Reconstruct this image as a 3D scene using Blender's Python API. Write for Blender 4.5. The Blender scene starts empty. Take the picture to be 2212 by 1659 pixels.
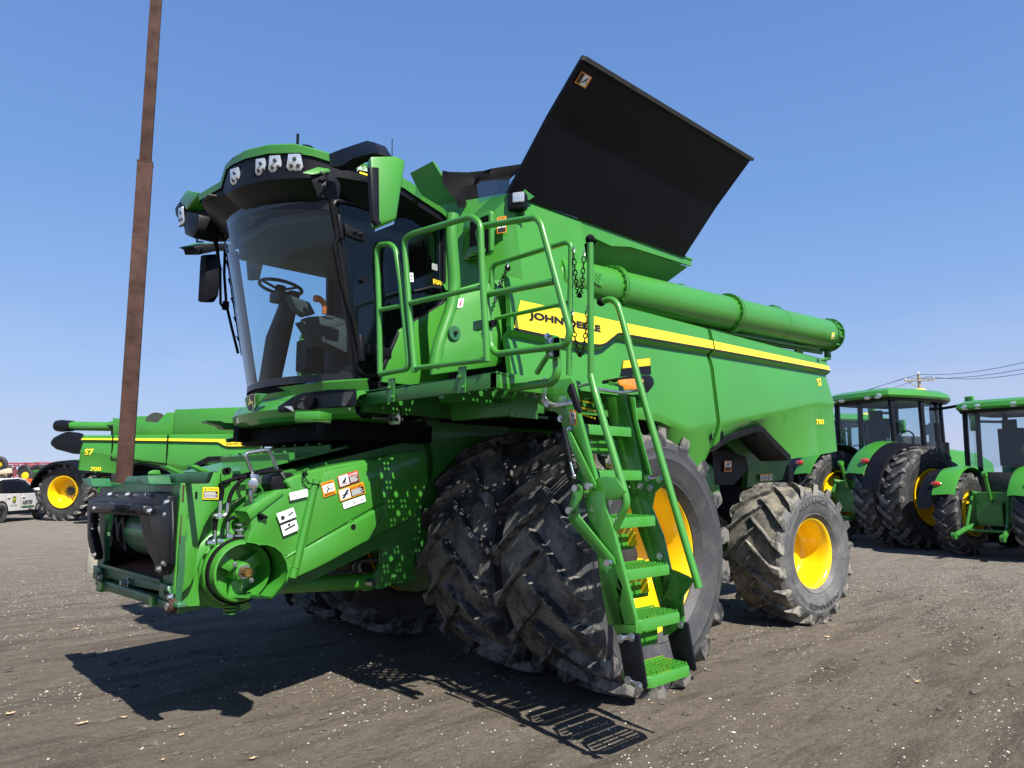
import bpy, bmesh, math, random
from mathutils import Vector, Matrix
random.seed(7)
V = Vector; PI = math.pi; R = math.radians
scene = bpy.context.scene
COL = scene.collection

# ------------------------------------------------------------------ camera
FOC, CX, CY = 1580.0, 1106.0, 829.5      # measured on a 2212 x 1659 view of the photograph
TH, PH = R(7.3), R(46.0)
CAM = V((4.3, 5.75, 1.62))
Fh = V((-math.cos(PH), -math.sin(PH), 0))            # heading of the camera on the ground
Rt = V((-math.sin(PH), math.cos(PH), 0))             # to its right
Zc = V((0, 0, 1))
fwd = Fh*math.cos(TH) + Zc*math.sin(TH)
upc = Zc*math.cos(TH) - Fh*math.sin(TH)
cd = bpy.data.cameras.new('camera'); cam = bpy.data.objects.new('camera', cd); COL.objects.link(cam)
m = Matrix((Rt, upc, -fwd)).transposed().to_4x4(); m.translation = CAM
cam.matrix_world = m
cd.sensor_fit = 'HORIZONTAL'; cd.sensor_width = 36.0; cd.lens = 36.0*FOC/2212; cd.clip_end = 3000; cd.clip_start = 0.05
scene.camera = cam

CROPS = {1:(600,450,1300/2212),2:(1400,800,1300/2212),3:(300,1500,1300/2212),4:(1500,1500,1300/2212),5:(2200,1900,1300/2212),
 6:(1650,150,1500/2212),7:(0,1450,1100/2212),8:(2996,1300,1100/1659),9:(2300,1050,1200/2212),10:(0,2200,1600/2212),11:(2700,2100,1396/2212),
 12:(400,0,800/664),13:(900,1400,800/2212),14:(1000,1750,.4219),15:(380,1750,.4219),16:(1600,1600,.8137),17:(1200,2300,.7233),
 18:(0,1750,.217),19:(3400,1450,.3146),20:(3300,1900,.3599)}
def ray(n, x, y):
    if n:
        a, b, k = CROPS[n]; x = (a+x*k)/1.85172; y = (b+y*k)/1.85172
    return fwd + Rt*((x-CX)/FOC) - upc*((y-CY)/FOC)
def U(ax, val, n, x, y):
    """the point of the plane axis=val seen at a measured place of the photograph"""
    d = ray(n, x, y); t = (val-CAM[ax])/d[ax]
    return CAM + d*t
def UX(v, n, *p): return [U(0, v, n, *q) for q in p]
def UY(v, n, *p): return [U(1, v, n, *q) for q in p]
def UZ(v, n, *p): return [U(2, v, n, *q) for q in p]
def far(dist, n, x, y):
    d = ray(n, x, y); h = math.hypot(d.x, d.y); return CAM + d*(dist/h)
def ground(n, x, y): return U(2, 0, n, x, y)

# ------------------------------------------------------------------ materials
MT = {}
def nodes(name):
    m = bpy.data.materials.new(name); m.use_nodes = True
    nt = m.node_tree; b = nt.nodes['Principled BSDF']; MT[name] = m
    return m, nt, b
def paint(name, col, rough=.35, metal=0, coat=0, var=.12, scale=6, bump=0, dust=0, dustcol=(.25,.22,.18), spec=.5):
    m, nt, b = nodes(name)
    N = nt.nodes; L = nt.links
    b.inputs['Roughness'].default_value = rough; b.inputs['Metallic'].default_value = metal
    b.inputs['Coat Weight'].default_value = coat; b.inputs['Coat Roughness'].default_value = .06
    b.inputs['Specular IOR Level'].default_value = spec
    tc = N.new('ShaderNodeTexCoord')
    no = N.new('ShaderNodeTexNoise'); no.inputs['Scale'].default_value = scale; no.inputs['Detail'].default_value = 6
    L.new(tc.outputs['Object'], no.inputs['Vector'])
    rp = N.new('ShaderNodeValToRGB')
    rp.color_ramp.elements[0].position = .3; rp.color_ramp.elements[1].position = .7
    rp.color_ramp.elements[0].color = [c*(1-var) for c in col]+[1]; rp.color_ramp.elements[1].color = [min(1, c*(1+var)) for c in col]+[1]
    L.new(no.outputs['Fac'], rp.inputs['Fac'])
    out = rp.outputs['Color']
    if dust:
        n2 = N.new('ShaderNodeTexNoise'); n2.inputs['Scale'].default_value = scale*.7+1.3; n2.inputs['Detail'].default_value = 10; n2.inputs['Roughness'].default_value = .7
        L.new(tc.outputs['Object'], n2.inputs['Vector'])
        r2 = N.new('ShaderNodeValToRGB'); r2.color_ramp.elements[0].position = .42; r2.color_ramp.elements[1].position = .72
        r2.color_ramp.elements[0].color = (0,0,0,1); r2.color_ramp.elements[1].color = (dust,dust,dust,1)
        L.new(n2.outputs['Fac'], r2.inputs['Fac'])
        mx = N.new('ShaderNodeMix'); mx.data_type = 'RGBA'
        L.new(r2.outputs['Color'], mx.inputs[0]); L.new(out, mx.inputs[6]); mx.inputs[7].default_value = (*dustcol, 1)
        out = mx.outputs[2]
    L.new(out, b.inputs['Base Color'])
    if bump:
        bp = N.new('ShaderNodeBump'); bp.inputs['Strength'].default_value = bump; bp.inputs['Distance'].default_value = .01
        n3 = N.new('ShaderNodeTexNoise'); n3.inputs['Scale'].default_value = scale*12; n3.inputs['Detail'].default_value = 5
        L.new(tc.outputs['Object'], n3.inputs['Vector']); L.new(n3.outputs['Fac'], bp.inputs['Height']); L.new(bp.outputs['Normal'], b.inputs['Normal'])
    return m
paint('green', (.040,.228,.020), .42, coat=.55, var=.08, scale=1.2, bump=.012, dust=.07, dustcol=(.16,.20,.10))
paint('green_frame', (.028,.165,.022), .4, coat=.2, var=.12, scale=3, bump=.03, dust=.10, dustcol=(.12,.14,.09))
paint('green_dark', (.02,.12,.045), .45, coat=.1, var=.25, scale=5, bump=.05, dust=.35, dustcol=(.09,.10,.08))  # darker, bluer green with stronger mottling
paint('yellow', (.80,.52,.005), .3, coat=.4, var=.05, scale=2)
paint('decal_yellow', (.95,.70,.02), .35, coat=.3, var=.02)
paint('black_plastic', (.0055,.006,.0085), .42, var=.2, scale=8, bump=.04, dust=.10, dustcol=(.02,.02,.022), spec=.22)
paint('black_soft', (.0045,.0045,.0055), .75, var=.3, scale=8, bump=.05, spec=.12)
paint('navy_panel', (.0020,.0026,.0055), .5, var=.4, scale=2, bump=.02, dust=.06, dustcol=(.016,.018,.026), spec=.18)
paint('zinc', (.55,.57,.58), .3, metal=1, var=.15, scale=20)
paint('steel_dark', (.10,.10,.10), .4, metal=.8, var=.3, scale=12)
paint('white_decal', (.72,.74,.75), .4, var=.03)
paint('black_decal', (.012,.012,.012), .4, var=.1)
paint('orange_decal', (.85,.28,.01), .4, var=.05)
paint('red_decal', (.6,.02,.02), .4, var=.05)
paint('amber', (.75,.22,.01), .15, coat=1, var=.3, scale=60)
paint('red_lens', (.55,.03,.02), .15, coat=1, var=.2, scale=40)
paint('lamp_lens', (.62,.64,.65), .12, metal=.55, coat=1, var=.25, scale=60)
paint('orange', (.75,.14,.02), .5, var=.1)
paint('rust', (.050,.024,.018), .88, var=.45, scale=3.5, bump=.3, dust=.6, dustcol=(.085,.050,.040), spec=.3)
paint('rust_floor', (.22,.085,.055), .6, var=.4, scale=9, bump=.1, dust=.3, dustcol=(.06,.045,.04))
paint('concrete', (.42,.39,.31), .9, var=.2, scale=9, bump=.3, dust=.5, dustcol=(.24,.21,.15))
paint('seat_cloth', (.035,.037,.04), .8, var=.2, scale=20)
paint('beige_grey', (.045,.046,.042), .6, var=.1, scale=6)
paint('white_paint', (.78,.79,.80), .3, coat=.6, var=.03, dust=.08, dustcol=(.4,.37,.32))
paint('grey_strap', (.05,.05,.05), .7, var=.2)
paint('red_metal', (.34,.045,.05), .6, var=.3, scale=3)
paint('tan', (.5,.42,.3), .8, var=.15, scale=3)
paint('wood', (.3,.25,.19), .9, var=.25, scale=6, bump=.1)
paint('wire', (.05,.055,.06), .6, var=.1)
paint('stone', (.50,.47,.41), .95, var=.35, scale=30)
paint('leaf', (.45,.33,.2), .9, var=.25, scale=30)
paint('gold', (.6,.48,.12), .4, var=.1)
paint('copper', (.35,.2,.06), .35, metal=.8, var=.5, scale=40)
paint('brown_seed', (.3,.26,.2), .9, var=.3, scale=30)

def glass(name, tint, refl=.06, ior=1.5):
    m, nt, b = nodes(name); N = nt.nodes; L = nt.links; N.remove(b)
    out = [n for n in N if n.type == 'OUTPUT_MATERIAL'][0]
    t = N.new('ShaderNodeBsdfTransparent'); t.inputs['Color'].default_value = (*tint, 1)
    g = N.new('ShaderNodeBsdfGlossy'); g.inputs['Roughness'].default_value = .015; g.inputs['Color'].default_value = (.9,.95,1,1)
    fr = N.new('ShaderNodeLayerWeight'); fr.inputs['Blend'].default_value = .5
    pw = N.new('ShaderNodeMath'); pw.operation = 'POWER'; pw.inputs[1].default_value = 5.0; L.new(fr.outputs['Facing'], pw.inputs[0])
    ad = N.new('ShaderNodeMath'); ad.operation = 'MULTIPLY_ADD'; ad.inputs[1].default_value = 1-refl; ad.inputs[2].default_value = refl; ad.use_clamp = True
    mx = N.new('ShaderNodeMixShader')
    L.new(pw.outputs[0], ad.inputs[0]); L.new(ad.outputs[0], mx.inputs[0]); L.new(t.outputs[0], mx.inputs[1]); L.new(g.outputs[0], mx.inputs[2])
    L.new(mx.outputs[0], out.inputs['Surface'])
    return m
glass('glass', (.74,.88,.92), .04)
glass('glass_clear', (.78,.86,.88), .04)
glass('plastic_window', (.70,.78,.85), .10)
paint('mirror', (.8,.82,.85), .03, metal=1, var=.01)

def rubber(name, base, dustc, amt, lo=.40, hi=.66, sc=7):
    m, nt, b = nodes(name); N = nt.nodes; L = nt.links
    b.inputs['Roughness'].default_value = .62
    tc = N.new('ShaderNodeTexCoord')
    n1 = N.new('ShaderNodeTexNoise'); n1.inputs['Scale'].default_value = sc; n1.inputs['Detail'].default_value = 12; n1.inputs['Roughness'].default_value = .72
    n1.inputs['Distortion'].default_value = .4
    L.new(tc.outputs['Object'], n1.inputs['Vector'])
    r1 = N.new('ShaderNodeValToRGB'); r1.color_ramp.elements[0].position = lo; r1.color_ramp.elements[1].position = hi
    r1.color_ramp.elements[0].color = (0,0,0,1); r1.color_ramp.elements[1].color = (amt,amt,amt,1)
    L.new(n1.outputs['Fac'], r1.inputs['Fac'])
    # thin pale scratches
    w = N.new('ShaderNodeTexVoronoi'); w.feature = 'DISTANCE_TO_EDGE'; w.inputs['Scale'].default_value = 5
    nd = N.new('ShaderNodeTexNoise'); nd.inputs['Scale'].default_value = 3
    vm = N.new('ShaderNodeVectorMath'); vm.operation = 'ADD'
    L.new(tc.outputs['Object'], nd.inputs['Vector']); L.new(tc.outputs['Object'], vm.inputs[0]); L.new(nd.outputs['Color'], vm.inputs[1]); L.new(vm.outputs[0], w.inputs['Vector'])
    r3 = N.new('ShaderNodeValToRGB'); r3.color_ramp.elements[0].color = (.35,.35,.35,1); r3.color_ramp.elements[1].color = (0,0,0,1); r3.color_ramp.elements[1].position = .018
    L.new(w.outputs['Distance'], r3.inputs['Fac'])
    mxm = N.new('ShaderNodeMath'); mxm.operation = 'MAXIMUM'; L.new(r1.outputs['Color'], mxm.inputs[0]); L.new(r3.outputs['Color'], mxm.inputs[1])
    mx = N.new('ShaderNodeMix'); mx.data_type = 'RGBA'; L.new(mxm.outputs[0], mx.inputs[0])
    mx.inputs[6].default_value = (*base,1); mx.inputs[7].default_value = (*dustc,1)
    L.new(mx.outputs[2], b.inputs['Base Color'])
    n3 = N.new('ShaderNodeTexNoise'); n3.inputs['Scale'].default_value = 40; n3.inputs['Detail'].default_value = 6
    L.new(tc.outputs['Object'], n3.inputs['Vector'])
    bp = N.new('ShaderNodeBump'); bp.inputs['Strength'].default_value = .35; bp.inputs['Distance'].default_value = .008
    L.new(n3.outputs['Fac'], bp.inputs['Height']); L.new(bp.outputs['Normal'], b.inputs['Normal'])
rubber('rubber', (.022,.023,.026), (.20,.185,.155), .9, .42, .58, 3.2)
rubber('rubber_grey', (.050,.050,.050), (.29,.26,.20), .9, .40, .60, 4)
rubber('rubber_side', (.040,.042,.046), (.11,.105,.10), .7, .45, .8, 6)
rubber('rubber_side_grey', (.070,.073,.077), (.19,.185,.17), .75, .42, .68, 5)
rubber('rubber_dark', (.018,.019,.022), (.09,.085,.08), .7, .45, .7, 4)
rubber('rubber_lug', (.024,.024,.027), (.19,.18,.16), .9, .46, .56, 6)
rubber('rubber_lug_grey', (.055,.055,.053), (.30,.28,.23), .9, .44, .58, 9)

# ------------------------------------------------------------------ mesh helpers
ROOTM = {}
class MB:
    def __init__(s): s.v = []; s.f = []; s.m = []; s.mi = 0; s.mats = []
    def mat(s, name):
        if name not in s.mats: s.mats.append(name)
        s.mi = s.mats.index(name); return s
    def add(s, vs, fs):
        o = len(s.v); s.v += [V(v) for v in vs]
        for f in fs: s.f.append([i+o for i in f]); s.m.append(s.mi)
    def build(s, name, mat=None, parent=None, bevel=0, smooth=True, ang=38, label=None, kind=None, xf=None):
        me = bpy.data.meshes.new(name)
        vs = s.v if xf is None else [xf @ v for v in s.v]
        me.from_pydata([tuple(v) for v in vs], [], s.f)
        names = s.mats if s.mats else [mat]
        for n in names: me.materials.append(MT[n])
        bm = bmesh.new(); bm.from_mesh(me)
        if s.mats:
            bm.faces.ensure_lookup_table()
            for f, k in zip(bm.faces, s.m): f.material_index = k
        bmesh.ops.remove_doubles(bm, verts=bm.verts, dist=1e-5)
        bmesh.ops.recalc_face_normals(bm, faces=bm.faces)
        if bevel:
            es = [e for e in bm.edges if len(e.link_faces) == 2 and e.calc_face_angle(0) > R(30)]
            bmesh.ops.bevel(bm, geom=es, offset=bevel, segments=2, affect='EDGES', clamp_overlap=True, profile=.5)
        if smooth:
            for f in bm.faces: f.smooth = True
            for e in bm.edges:
                e.smooth = not (len(e.link_faces) != 2 or e.calc_face_angle(0) > R(ang))
        bm.to_mesh(me); bm.free()
        o = bpy.data.objects.new(name, me); COL.objects.link(o)
        if parent: o.parent = parent
        if label: o['label'] = label
        if kind: o['kind'] = kind
        return o
    def box(s, c, d, rot=None):
        c = V(c); x, y, z = [k/2 for k in d]
        vs = [V((a,b,e)) for a in (-x,x) for b in (-y,y) for e in (-z,z)]
        if rot is not None: vs = [rot @ v for v in vs]
        s.add([c+v for v in vs], [(0,1,3,2),(4,6,7,5),(0,4,5,1),(2,3,7,6),(0,2,6,4),(1,5,7,3)]); return s
    def prism(s, poly, vec):
        vec = V(vec); n = len(poly); vs = [V(p) for p in poly]+[V(p)+vec for p in poly]
        s.add(vs, [list(range(n)), list(range(2*n-1, n-1, -1))]+[(i, (i+1) % n, (i+1) % n+n, i+n) for i in range(n)]); return s
    def poly(s, *p): s.add(p, [list(range(len(p)))]); return s
    def ring(s, polyA, polyB, closed=True):
        n = len(polyA); r = range(n if closed else n-1)
        s.add(list(polyA)+list(polyB), [(i, (i+1) % n, (i+1) % n+n, i+n) for i in r]); return s
    def loft(s, rows, capa=False, capb=False, closed=False):
        n = len(rows[0]); vs = [p for r_ in rows for p in r_]; fs = []
        for j in range(len(rows)-1):
            for i in range(n if closed else n-1):
                fs.append((j*n+i, j*n+(i+1) % n, (j+1)*n+(i+1) % n, (j+1)*n+i))
        if capa: fs.append(list(range(n)))
        if capb: fs.append([(len(rows)-1)*n+i for i in range(n)][::-1])
        s.add(vs, fs); return s
    def cyl(s, a, b, r0, r1=None, seg=14, cap=True):
        a = V(a); b = V(b); r1 = r0 if r1 is None else r1
        d = (b-a).normalized(); u = d.orthogonal().normalized(); w = d.cross(u)
        A = [a+(u*math.cos(t)+w*math.sin(t))*r0 for t in [2*PI*i/seg for i in range(seg)]]
        B = [b+(u*math.cos(t)+w*math.sin(t))*r1 for t in [2*PI*i/seg for i in range(seg)]]
        fs = [(i, (i+1) % seg, (i+1) % seg+seg, i+seg) for i in range(seg)]
        if cap: fs += [list(range(seg))[::-1], list(range(seg, 2*seg))]
        s.add(A+B, fs); return s
    def sphere(s, c, r, seg=12, rings=8, sc=(1,1,1)):
        c = V(c); rows = []
        for j in range(rings+1):
            p = PI*j/rings
            rows.append([c+V((math.sin(p)*math.cos(t)*r*sc[0], math.sin(p)*math.sin(t)*r*sc[1], math.cos(p)*r*sc[2])) for t in [2*PI*i/seg for i in range(seg)]])
        s.loft(rows, closed=True); return s
    def tube(s, pts, r, seg=10, fil=0, closed=False, fs=5, taper=None):
        pts = [V(p) for p in pts]
        if fil:
            q = [] if closed else [pts[0]]
            n = len(pts)
            for i in (range(n) if closed else range(1, n-1)):
                p0, p1, p2 = pts[i-1], pts[i], pts[(i+1) % n]
                a = p0-p1; b = p2-p1; f = min(fil, a.length*.45, b.length*.45)
                A = p1+a.normalized()*f; B = p1+b.normalized()*f
                for k in range(fs+1):
                    t = k/fs; q.append(A*(1-t)**2+p1*2*t*(1-t)+B*t*t)
            if not closed: q.append(pts[-1])
            pts = q
        n = len(pts); rows = []
        u = None
        for i in range(n):
            if closed: d = pts[(i+1) % n]-pts[i-1]
            else: d = pts[min(i+1, n-1)]-pts[max(i-1, 0)]
            if d.length < 1e-9: d = V((0,0,1))
            d.normalize()
            if u is None: u = d.orthogonal().normalized()
            else:
                u = u-d*u.dot(d)
                u = u.normalized() if u.length > 1e-6 else d.orthogonal().normalized()
            w = d.cross(u); rr = r if taper is None else r+(taper-r)*i/(n-1)
            rows.append([pts[i]+(u*math.cos(t)+w*math.sin(t))*rr for t in [2*PI*k/seg for k in range(seg)]])
        if closed: rows.append(rows[0])
        s.loft(rows, capa=not closed, capb=not closed, closed=True); return s
    def lathe(s, prof, o=(0,0,0), axis=(0,1,0), seg=48):
        """prof: list of (radius, distance along the axis)"""
        o = V(o); d = V(axis).normalized(); u = d.orthogonal().normalized(); w = d.cross(u)
        rows = [[o+d*h+(u*math.cos(t)+w*math.sin(t))*max(r_, 1e-4) for t in [2*PI*i/seg for i in range(seg)]] for r_, h in prof]
        s.loft(rows, closed=True); return s
    def bolt(s, p, d, r=.014, h=.012):
        p = V(p); d = V(d).normalized(); s.cyl(p, p+d*h*.4, r*1.35, seg=10); s.cyl(p+d*h*.4, p+d*h*1.3, r, r*.9, seg=6); return s

def empty(name, label, cat, group=None, loc=(0,0,0), rz=0):
    o = bpy.data.objects.new(name, None); COL.objects.link(o); o.empty_display_size = .3
    o.location = loc; o.rotation_euler = (0,0,rz); o['label'] = label; o['category'] = cat
    if group: o['group'] = group
    return o
def tag(o, label, cat, group=None, kind=None):
    o['label'] = label
    if cat: o['category'] = cat
    if group: o['group'] = group
    if kind: o['kind'] = kind
    return o
def struct(o): o['kind'] = 'structure'; return o
def copy_tree(o, parent=None):
    c = o.copy(); COL.objects.link(c)
    if parent: c.parent = parent
    for ch in [k for k in bpy.data.objects if k.parent == o]: copy_tree(ch, c)
    return c

_tc = {}
def text_mesh(st, bold=0.0, shear=0.0):
    key = (st, bold, shear)
    if key not in _tc:
        cu = bpy.data.curves.new('lettering', 'FONT'); cu.body = st; cu.size = 1; cu.offset = bold; cu.shear = shear; cu.resolution_u = 3
        o = bpy.data.objects.new('lettering', cu); COL.objects.link(o)
        bpy.context.view_layer.update()
        dg = bpy.context.evaluated_depsgraph_get(); me = o.evaluated_get(dg).to_mesh()
        vs = [v.co.copy() for v in me.vertices]; fs = [list(p.vertices) for p in me.polygons]
        o.evaluated_get(dg).to_mesh_clear(); bpy.data.objects.remove(o); bpy.data.curves.remove(cu)
        x0 = min(v.x for v in vs); x1 = max(v.x for v in vs); y0 = min(v.y for v in vs); y1 = max(v.y for v in vs)
        vs = [V(((v.x-x0)/(x1-x0), (v.y-y0)/(y1-y0), 0)) for v in vs]
        _tc[key] = (vs, fs)
    return _tc[key]
def put_text(mb, st, bl, right, up, bold=0.0, shear=0.0, fn=None, lift=.001):
    """lettering filling the parallelogram bl, bl+right, bl+up"""
    vs, fs = text_mesh(st, bold, shear); n = V(right).cross(V(up)).normalized()
    out = []
    for v in vs:
        p = V(bl)+V(right)*v.x+V(up)*v.y+n*lift
        if fn: p = fn(p)
        out.append(p)
    mb.add(out, fs)
class Decal:
    """a printed label: tl, tr, bl corners in space; layers placed in its own 0..1 square"""
    def __init__(s, tl, tr, bl, base, lift=.003):
        s.o = V(bl); s.r = V(tr)-V(tl); s.u = V(tl)-V(bl); s.n = s.r.cross(s.u).normalized(); s.mb = MB(); s.k = lift
        s.mb.mat(base); s.rect(0,0,1,1,base)
    def p(s, x, y): return s.o+s.r*x+s.u*y+s.n*s.k
    def rect(s, x0, y0, x1, y1, m):
        s.mb.mat(m); s.mb.poly(s.p(x0,y0), s.p(x1,y0), s.p(x1,y1), s.p(x0,y1)); s.k += .0012; return s
    def pol(s, pts, m): s.mb.mat(m); s.mb.poly(*[s.p(*q) for q in pts]); return s
    def text(s, st, x0, y0, x1, y1, m, bold=.01):
        s.mb.mat(m); put_text(s.mb, st, s.p(x0,y0), s.r*(x1-x0), s.u*(y1-y0), bold); return s
    def lines(s, x0, y0, x1, y1, n, m):
        s.mb.mat(m)
        for i in range(n):
            y = y1-(i+.5)*(y1-y0)/n; h = (y1-y0)/n*.22; e = x1-(x1-x0)*random.uniform(0,.3)
            s.mb.poly(s.p(x0,y-h), s.p(e,y-h), s.p(e,y+h), s.p(x0,y+h))
        s.k += .001; return s
    def seg(s, x0, y0, x1, y1, w, m):
        a = V((x0,y0,0)); b = V((x1,y1,0)); d = (b-a).normalized(); q = V((-d.y,d.x,0))*w
        s.mb.mat(m); s.mb.poly(*[s.p(k.x,k.y) for k in (a-q,b-q,b+q,a+q)]); return s
    def disc(s, x, y, r, m):
        s.mb.mat(m); s.mb.poly(*[s.p(x+r*math.cos(t), y+r*math.sin(t)*s.r.length/s.u.length) for t in [2*PI*i/14 for i in range(14)]]); return s
    def done(s, parent, label=None, name='warning_label'): return s.mb.build(name, None, parent, smooth=False, label=label)

# ------------------------------------------------------------------ wheels
def tyre_mesh(Rr, W, rr, N, lug=.055, seg=96, drv=1, flat=0.0):
    """tyre round the y axis, outer side +y; drv = the way the lugs point"""
    mb = MB(); mb.mat('side')
    h = W/2; t = Rr-lug
    half = [(rr-.01, .60*h), (rr+.005, .80*h), (rr+.03, .86*h), (rr+.045, .90*h), (rr+.055,.925*h), (rr+.065,.915*h), (rr+(t-rr)*.3, .985*h), (rr+(t-rr)*.5, h), (rr+(t-rr)*.52, h*1.012), (rr+(t-rr)*.55, h), (rr+(t-rr)*.70, .985*h), (rr+(t-rr)*.72, .992*h), (rr+(t-rr)*.74, .98*h), (rr+(t-rr)*.80, .965*h), (t-.055, .92*h)]
    mb.lathe([(a, b) for a, b in half], seg=seg); mb.lathe([(a, -b) for a, b in half], seg=seg)
    mb.mat('tread')
    mb.lathe([(t-.055, .92*h), (t-.022, .84*h), (t-.008, .6*h), (t, .25*h), (t, -.25*h), (t-.008, -.6*h), (t-.022, -.84*h), (t-.055, -.92*h)], seg=seg)
    mb.mat('lug')
    sp = 2*PI*t/N
    for sgn in (1, -1):
        for i in range(N):
            th0 = 2*PI*(i+(.5 if sgn < 0 else 0))/N
            rows = []; ns = 9
            for k in range(ns+1):
                q = k/ns                                  # 0 = shoulder, 1 = past the centre line
                y = h*(.985-1.06*q)
                adv = (q**1.1)*h*.92/t + .04*math.sin(q*PI)
                th = th0+drv*adv
                if k == 0: rb, rt = t-.15, t-.04
                elif k == 1: rb, rt = t-.07, Rr-.030; y = h*.965
                else: rb, rt = t-.03, Rr-.012*(1-q)
                wb = sp*(.235 if k > 1 else .30); wt = sp*(.185 if k > 1 else .24)
                if k == ns: wb *= 1.1; wt *= .9; rt -= .006
                sl = .82
                row = []
                for (w_, r_) in ((-wb, rb), (-wt, rt), (wt, rt), (wb, rb)):
                    tt = th+w_*.5/t*1.15
                    yy = y-drv*0-(w_*.42 if k > 1 else 0)*-1
                    row.append(V((r_*math.sin(tt), sgn*yy, r_*math.cos(tt))))
                rows.append(row)
            mb.loft(rows, capa=True, capb=True)
    return mb
def tyre(parent, mats, *a, **k):
    mb = tyre_mesh(*a, **k); mb.mats = list(mats)
    return mb.build('tyre', None, parent, ang=32)
def wheel(parent, loc, rz, Rr, W, rr, N, mats, rimprof, drv=1, lug=.055, hub=None, bolts=0, name='wheel', rimmat='yellow', boltr=.12, label=None):
    mb = MB(); mb.lathe(rimprof, seg=64)
    o = mb.build(name, rimmat, parent, ang=50, label=label); o.location = loc; o.rotation_euler = (0,0,rz)
    tyre(o, mats, Rr, W, rr, N, lug=lug, drv=drv)
    if hub:
        hb = MB(); hb.lathe(hub, seg=24)
        for i in range(bolts):
            t = 2*PI*i/bolts; hb.bolt((boltr*math.cos(t), hub[0][1], boltr*math.sin(t)), (0,1,0), .012, .03)
        hb.build('hub', 'steel_dark', o)
    return o

# ------------------------------------------------------------------ the combine harvester
CH = empty('combine_harvester', 'large green combine harvester with glass cab, open black tank lid and ladder, nearest the camera', 'combine harvester', loc=(0,0,0))
def part(mb, name, mat=None, parent=None, **k): return mb.build(name, mat, parent or CH, **k)

FA = V((-.50, 0, 1.0)); RA = V((-4.1, 0, .77))
rimF = [(.50,-.36),(.565,-.36),(.57,-.33),(.545,-.32),(.53,-.2),(.50,-.1),(.50,.05),(.525,.24),(.548,.27),(.575,.285),(.575,.30),(.552,.30),(.535,.275),(.51,.24),(.485,.08),(.475,.0),(.45,-.05),(.30,-.10),(.19,-.02),(.17,0),(0,0)]
rimF = [(a, b+.04 if b > 0 else b) for a, b in rimF]
tm = ('rubber_side', 'rubber', 'rubber_lug')
wf = wheel(CH, (FA.x, 2.01, FA.z), 0, 1.04, .88, .56, 18, tm, rimF, lug=.072, drv=-1, hub=[(.16,.0),(.16,.03),(.11,.05),(.1,.12),(0,.12)], bolts=10, boltr=.14, label='outer front wheel behind the ladder')
wf2 = wheel(CH, (FA.x, 1.055, FA.z), .0, 1.04, .80, .56, 18, tm, rimF, lug=.072, drv=-1)
wf2.rotation_euler = (0, .11, 0)
for yy in (-1.10, -2.02):
    o = wf2.copy(); COL.objects.link(o); o.location = (FA.x, yy, FA.z)
    for c in list(wf2.children):
        d = c.copy(); COL.objects.link(d); d.parent = o
    if yy == -2.02: o.rotation_euler = (0,0,0)
rimR = [(.34,-.32),(.395,-.32),(.37,-.28),(.34,-.1),(.345,.2),(.375,.275),(.40,.285),(.40,.30),(.382,.30),(.36,.275),(.335,.20),(.325,.05),(.315,-.0),(.29,-.03),(.2,-.02),(.0,-.02)]
tr = ('rubber_side_grey', 'rubber_grey', 'rubber_lug_grey')
wr = wheel(CH, (RA.x, 1.72, RA.z), R(-7.5), .80, .74, .385, 17, tr, rimR, drv=-1, lug=.05, label='left rear wheel, dusty grey tyre')
def sidewall_text(w_, st, r0, r1, y, a0, a1, mat):
    mb = MB(); vs_, fs_ = text_mesh(st, .02, 0); out = []
    for v in vs_:
        a = a0+(a1-a0)*v.x; r_ = r0+(r1-r0)*v.y; out.append(V((-r_*math.sin(a), y, r_*math.cos(a))))
    mb.add(out, fs_); mb.build('sidewall_lettering', mat, w_, smooth=False)
for a_ in (R(-38), R(142)): sidewall_text(wr, 'ALLIANCE', .56, .61, .378, a_, a_+R(62), 'rubber_side')
wheel(CH, (RA.x, -1.72, RA.z), R(180-7.5), .80, .74, .385, 17, tr, rimR, drv=1, lug=.05)

# ---- body side shields (left): a surface built from rows of known height
top_z = 3.21
def xz(n, x, y, yv=1.7): p = U(1, yv, n, x, y); return (p.x, p.z)
def pl(pts):
    pts = sorted(pts)
    def f(x):
        if x <= pts[0][0]: return pts[0][1]
        for (a, b), (c, d) in zip(pts, pts[1:]):
            if x <= c: return b+(d-b)*(x-a)/(c-a)
        return pts[-1][1]
    return f
st_top = pl([xz(2,1150,685), xz(9,370,450), xz(9,1010,580), xz(9,1820,755)])
st_bot = pl([xz(2,1100,872), xz(9,40,592), xz(9,160,607), xz(9,205,598), xz(9,298,523), xz(9,330,518), xz(9,380,532), xz(9,1015,640), xz(9,1820,787)])
bot = pl([(.6,2.16), (-1.55,2.16), (-1.75,2.0), xz(9,945,1545), xz(9,1015,1395), xz(9,1080,1300), xz(9,1350,1215), xz(9,1390,1215), xz(9,1590,1452), xz(9,1868,1386,1.55)])
dia = pl([(.6,2.2), (-1.5,2.2), xz(9,810,1232), xz(9,1300,1130), xz(9,1760,1045), (-5.6,xz(9,1800,1040)[1])])
XR = xz(9,1840,900,1.58)[0]; XF = .42
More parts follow.
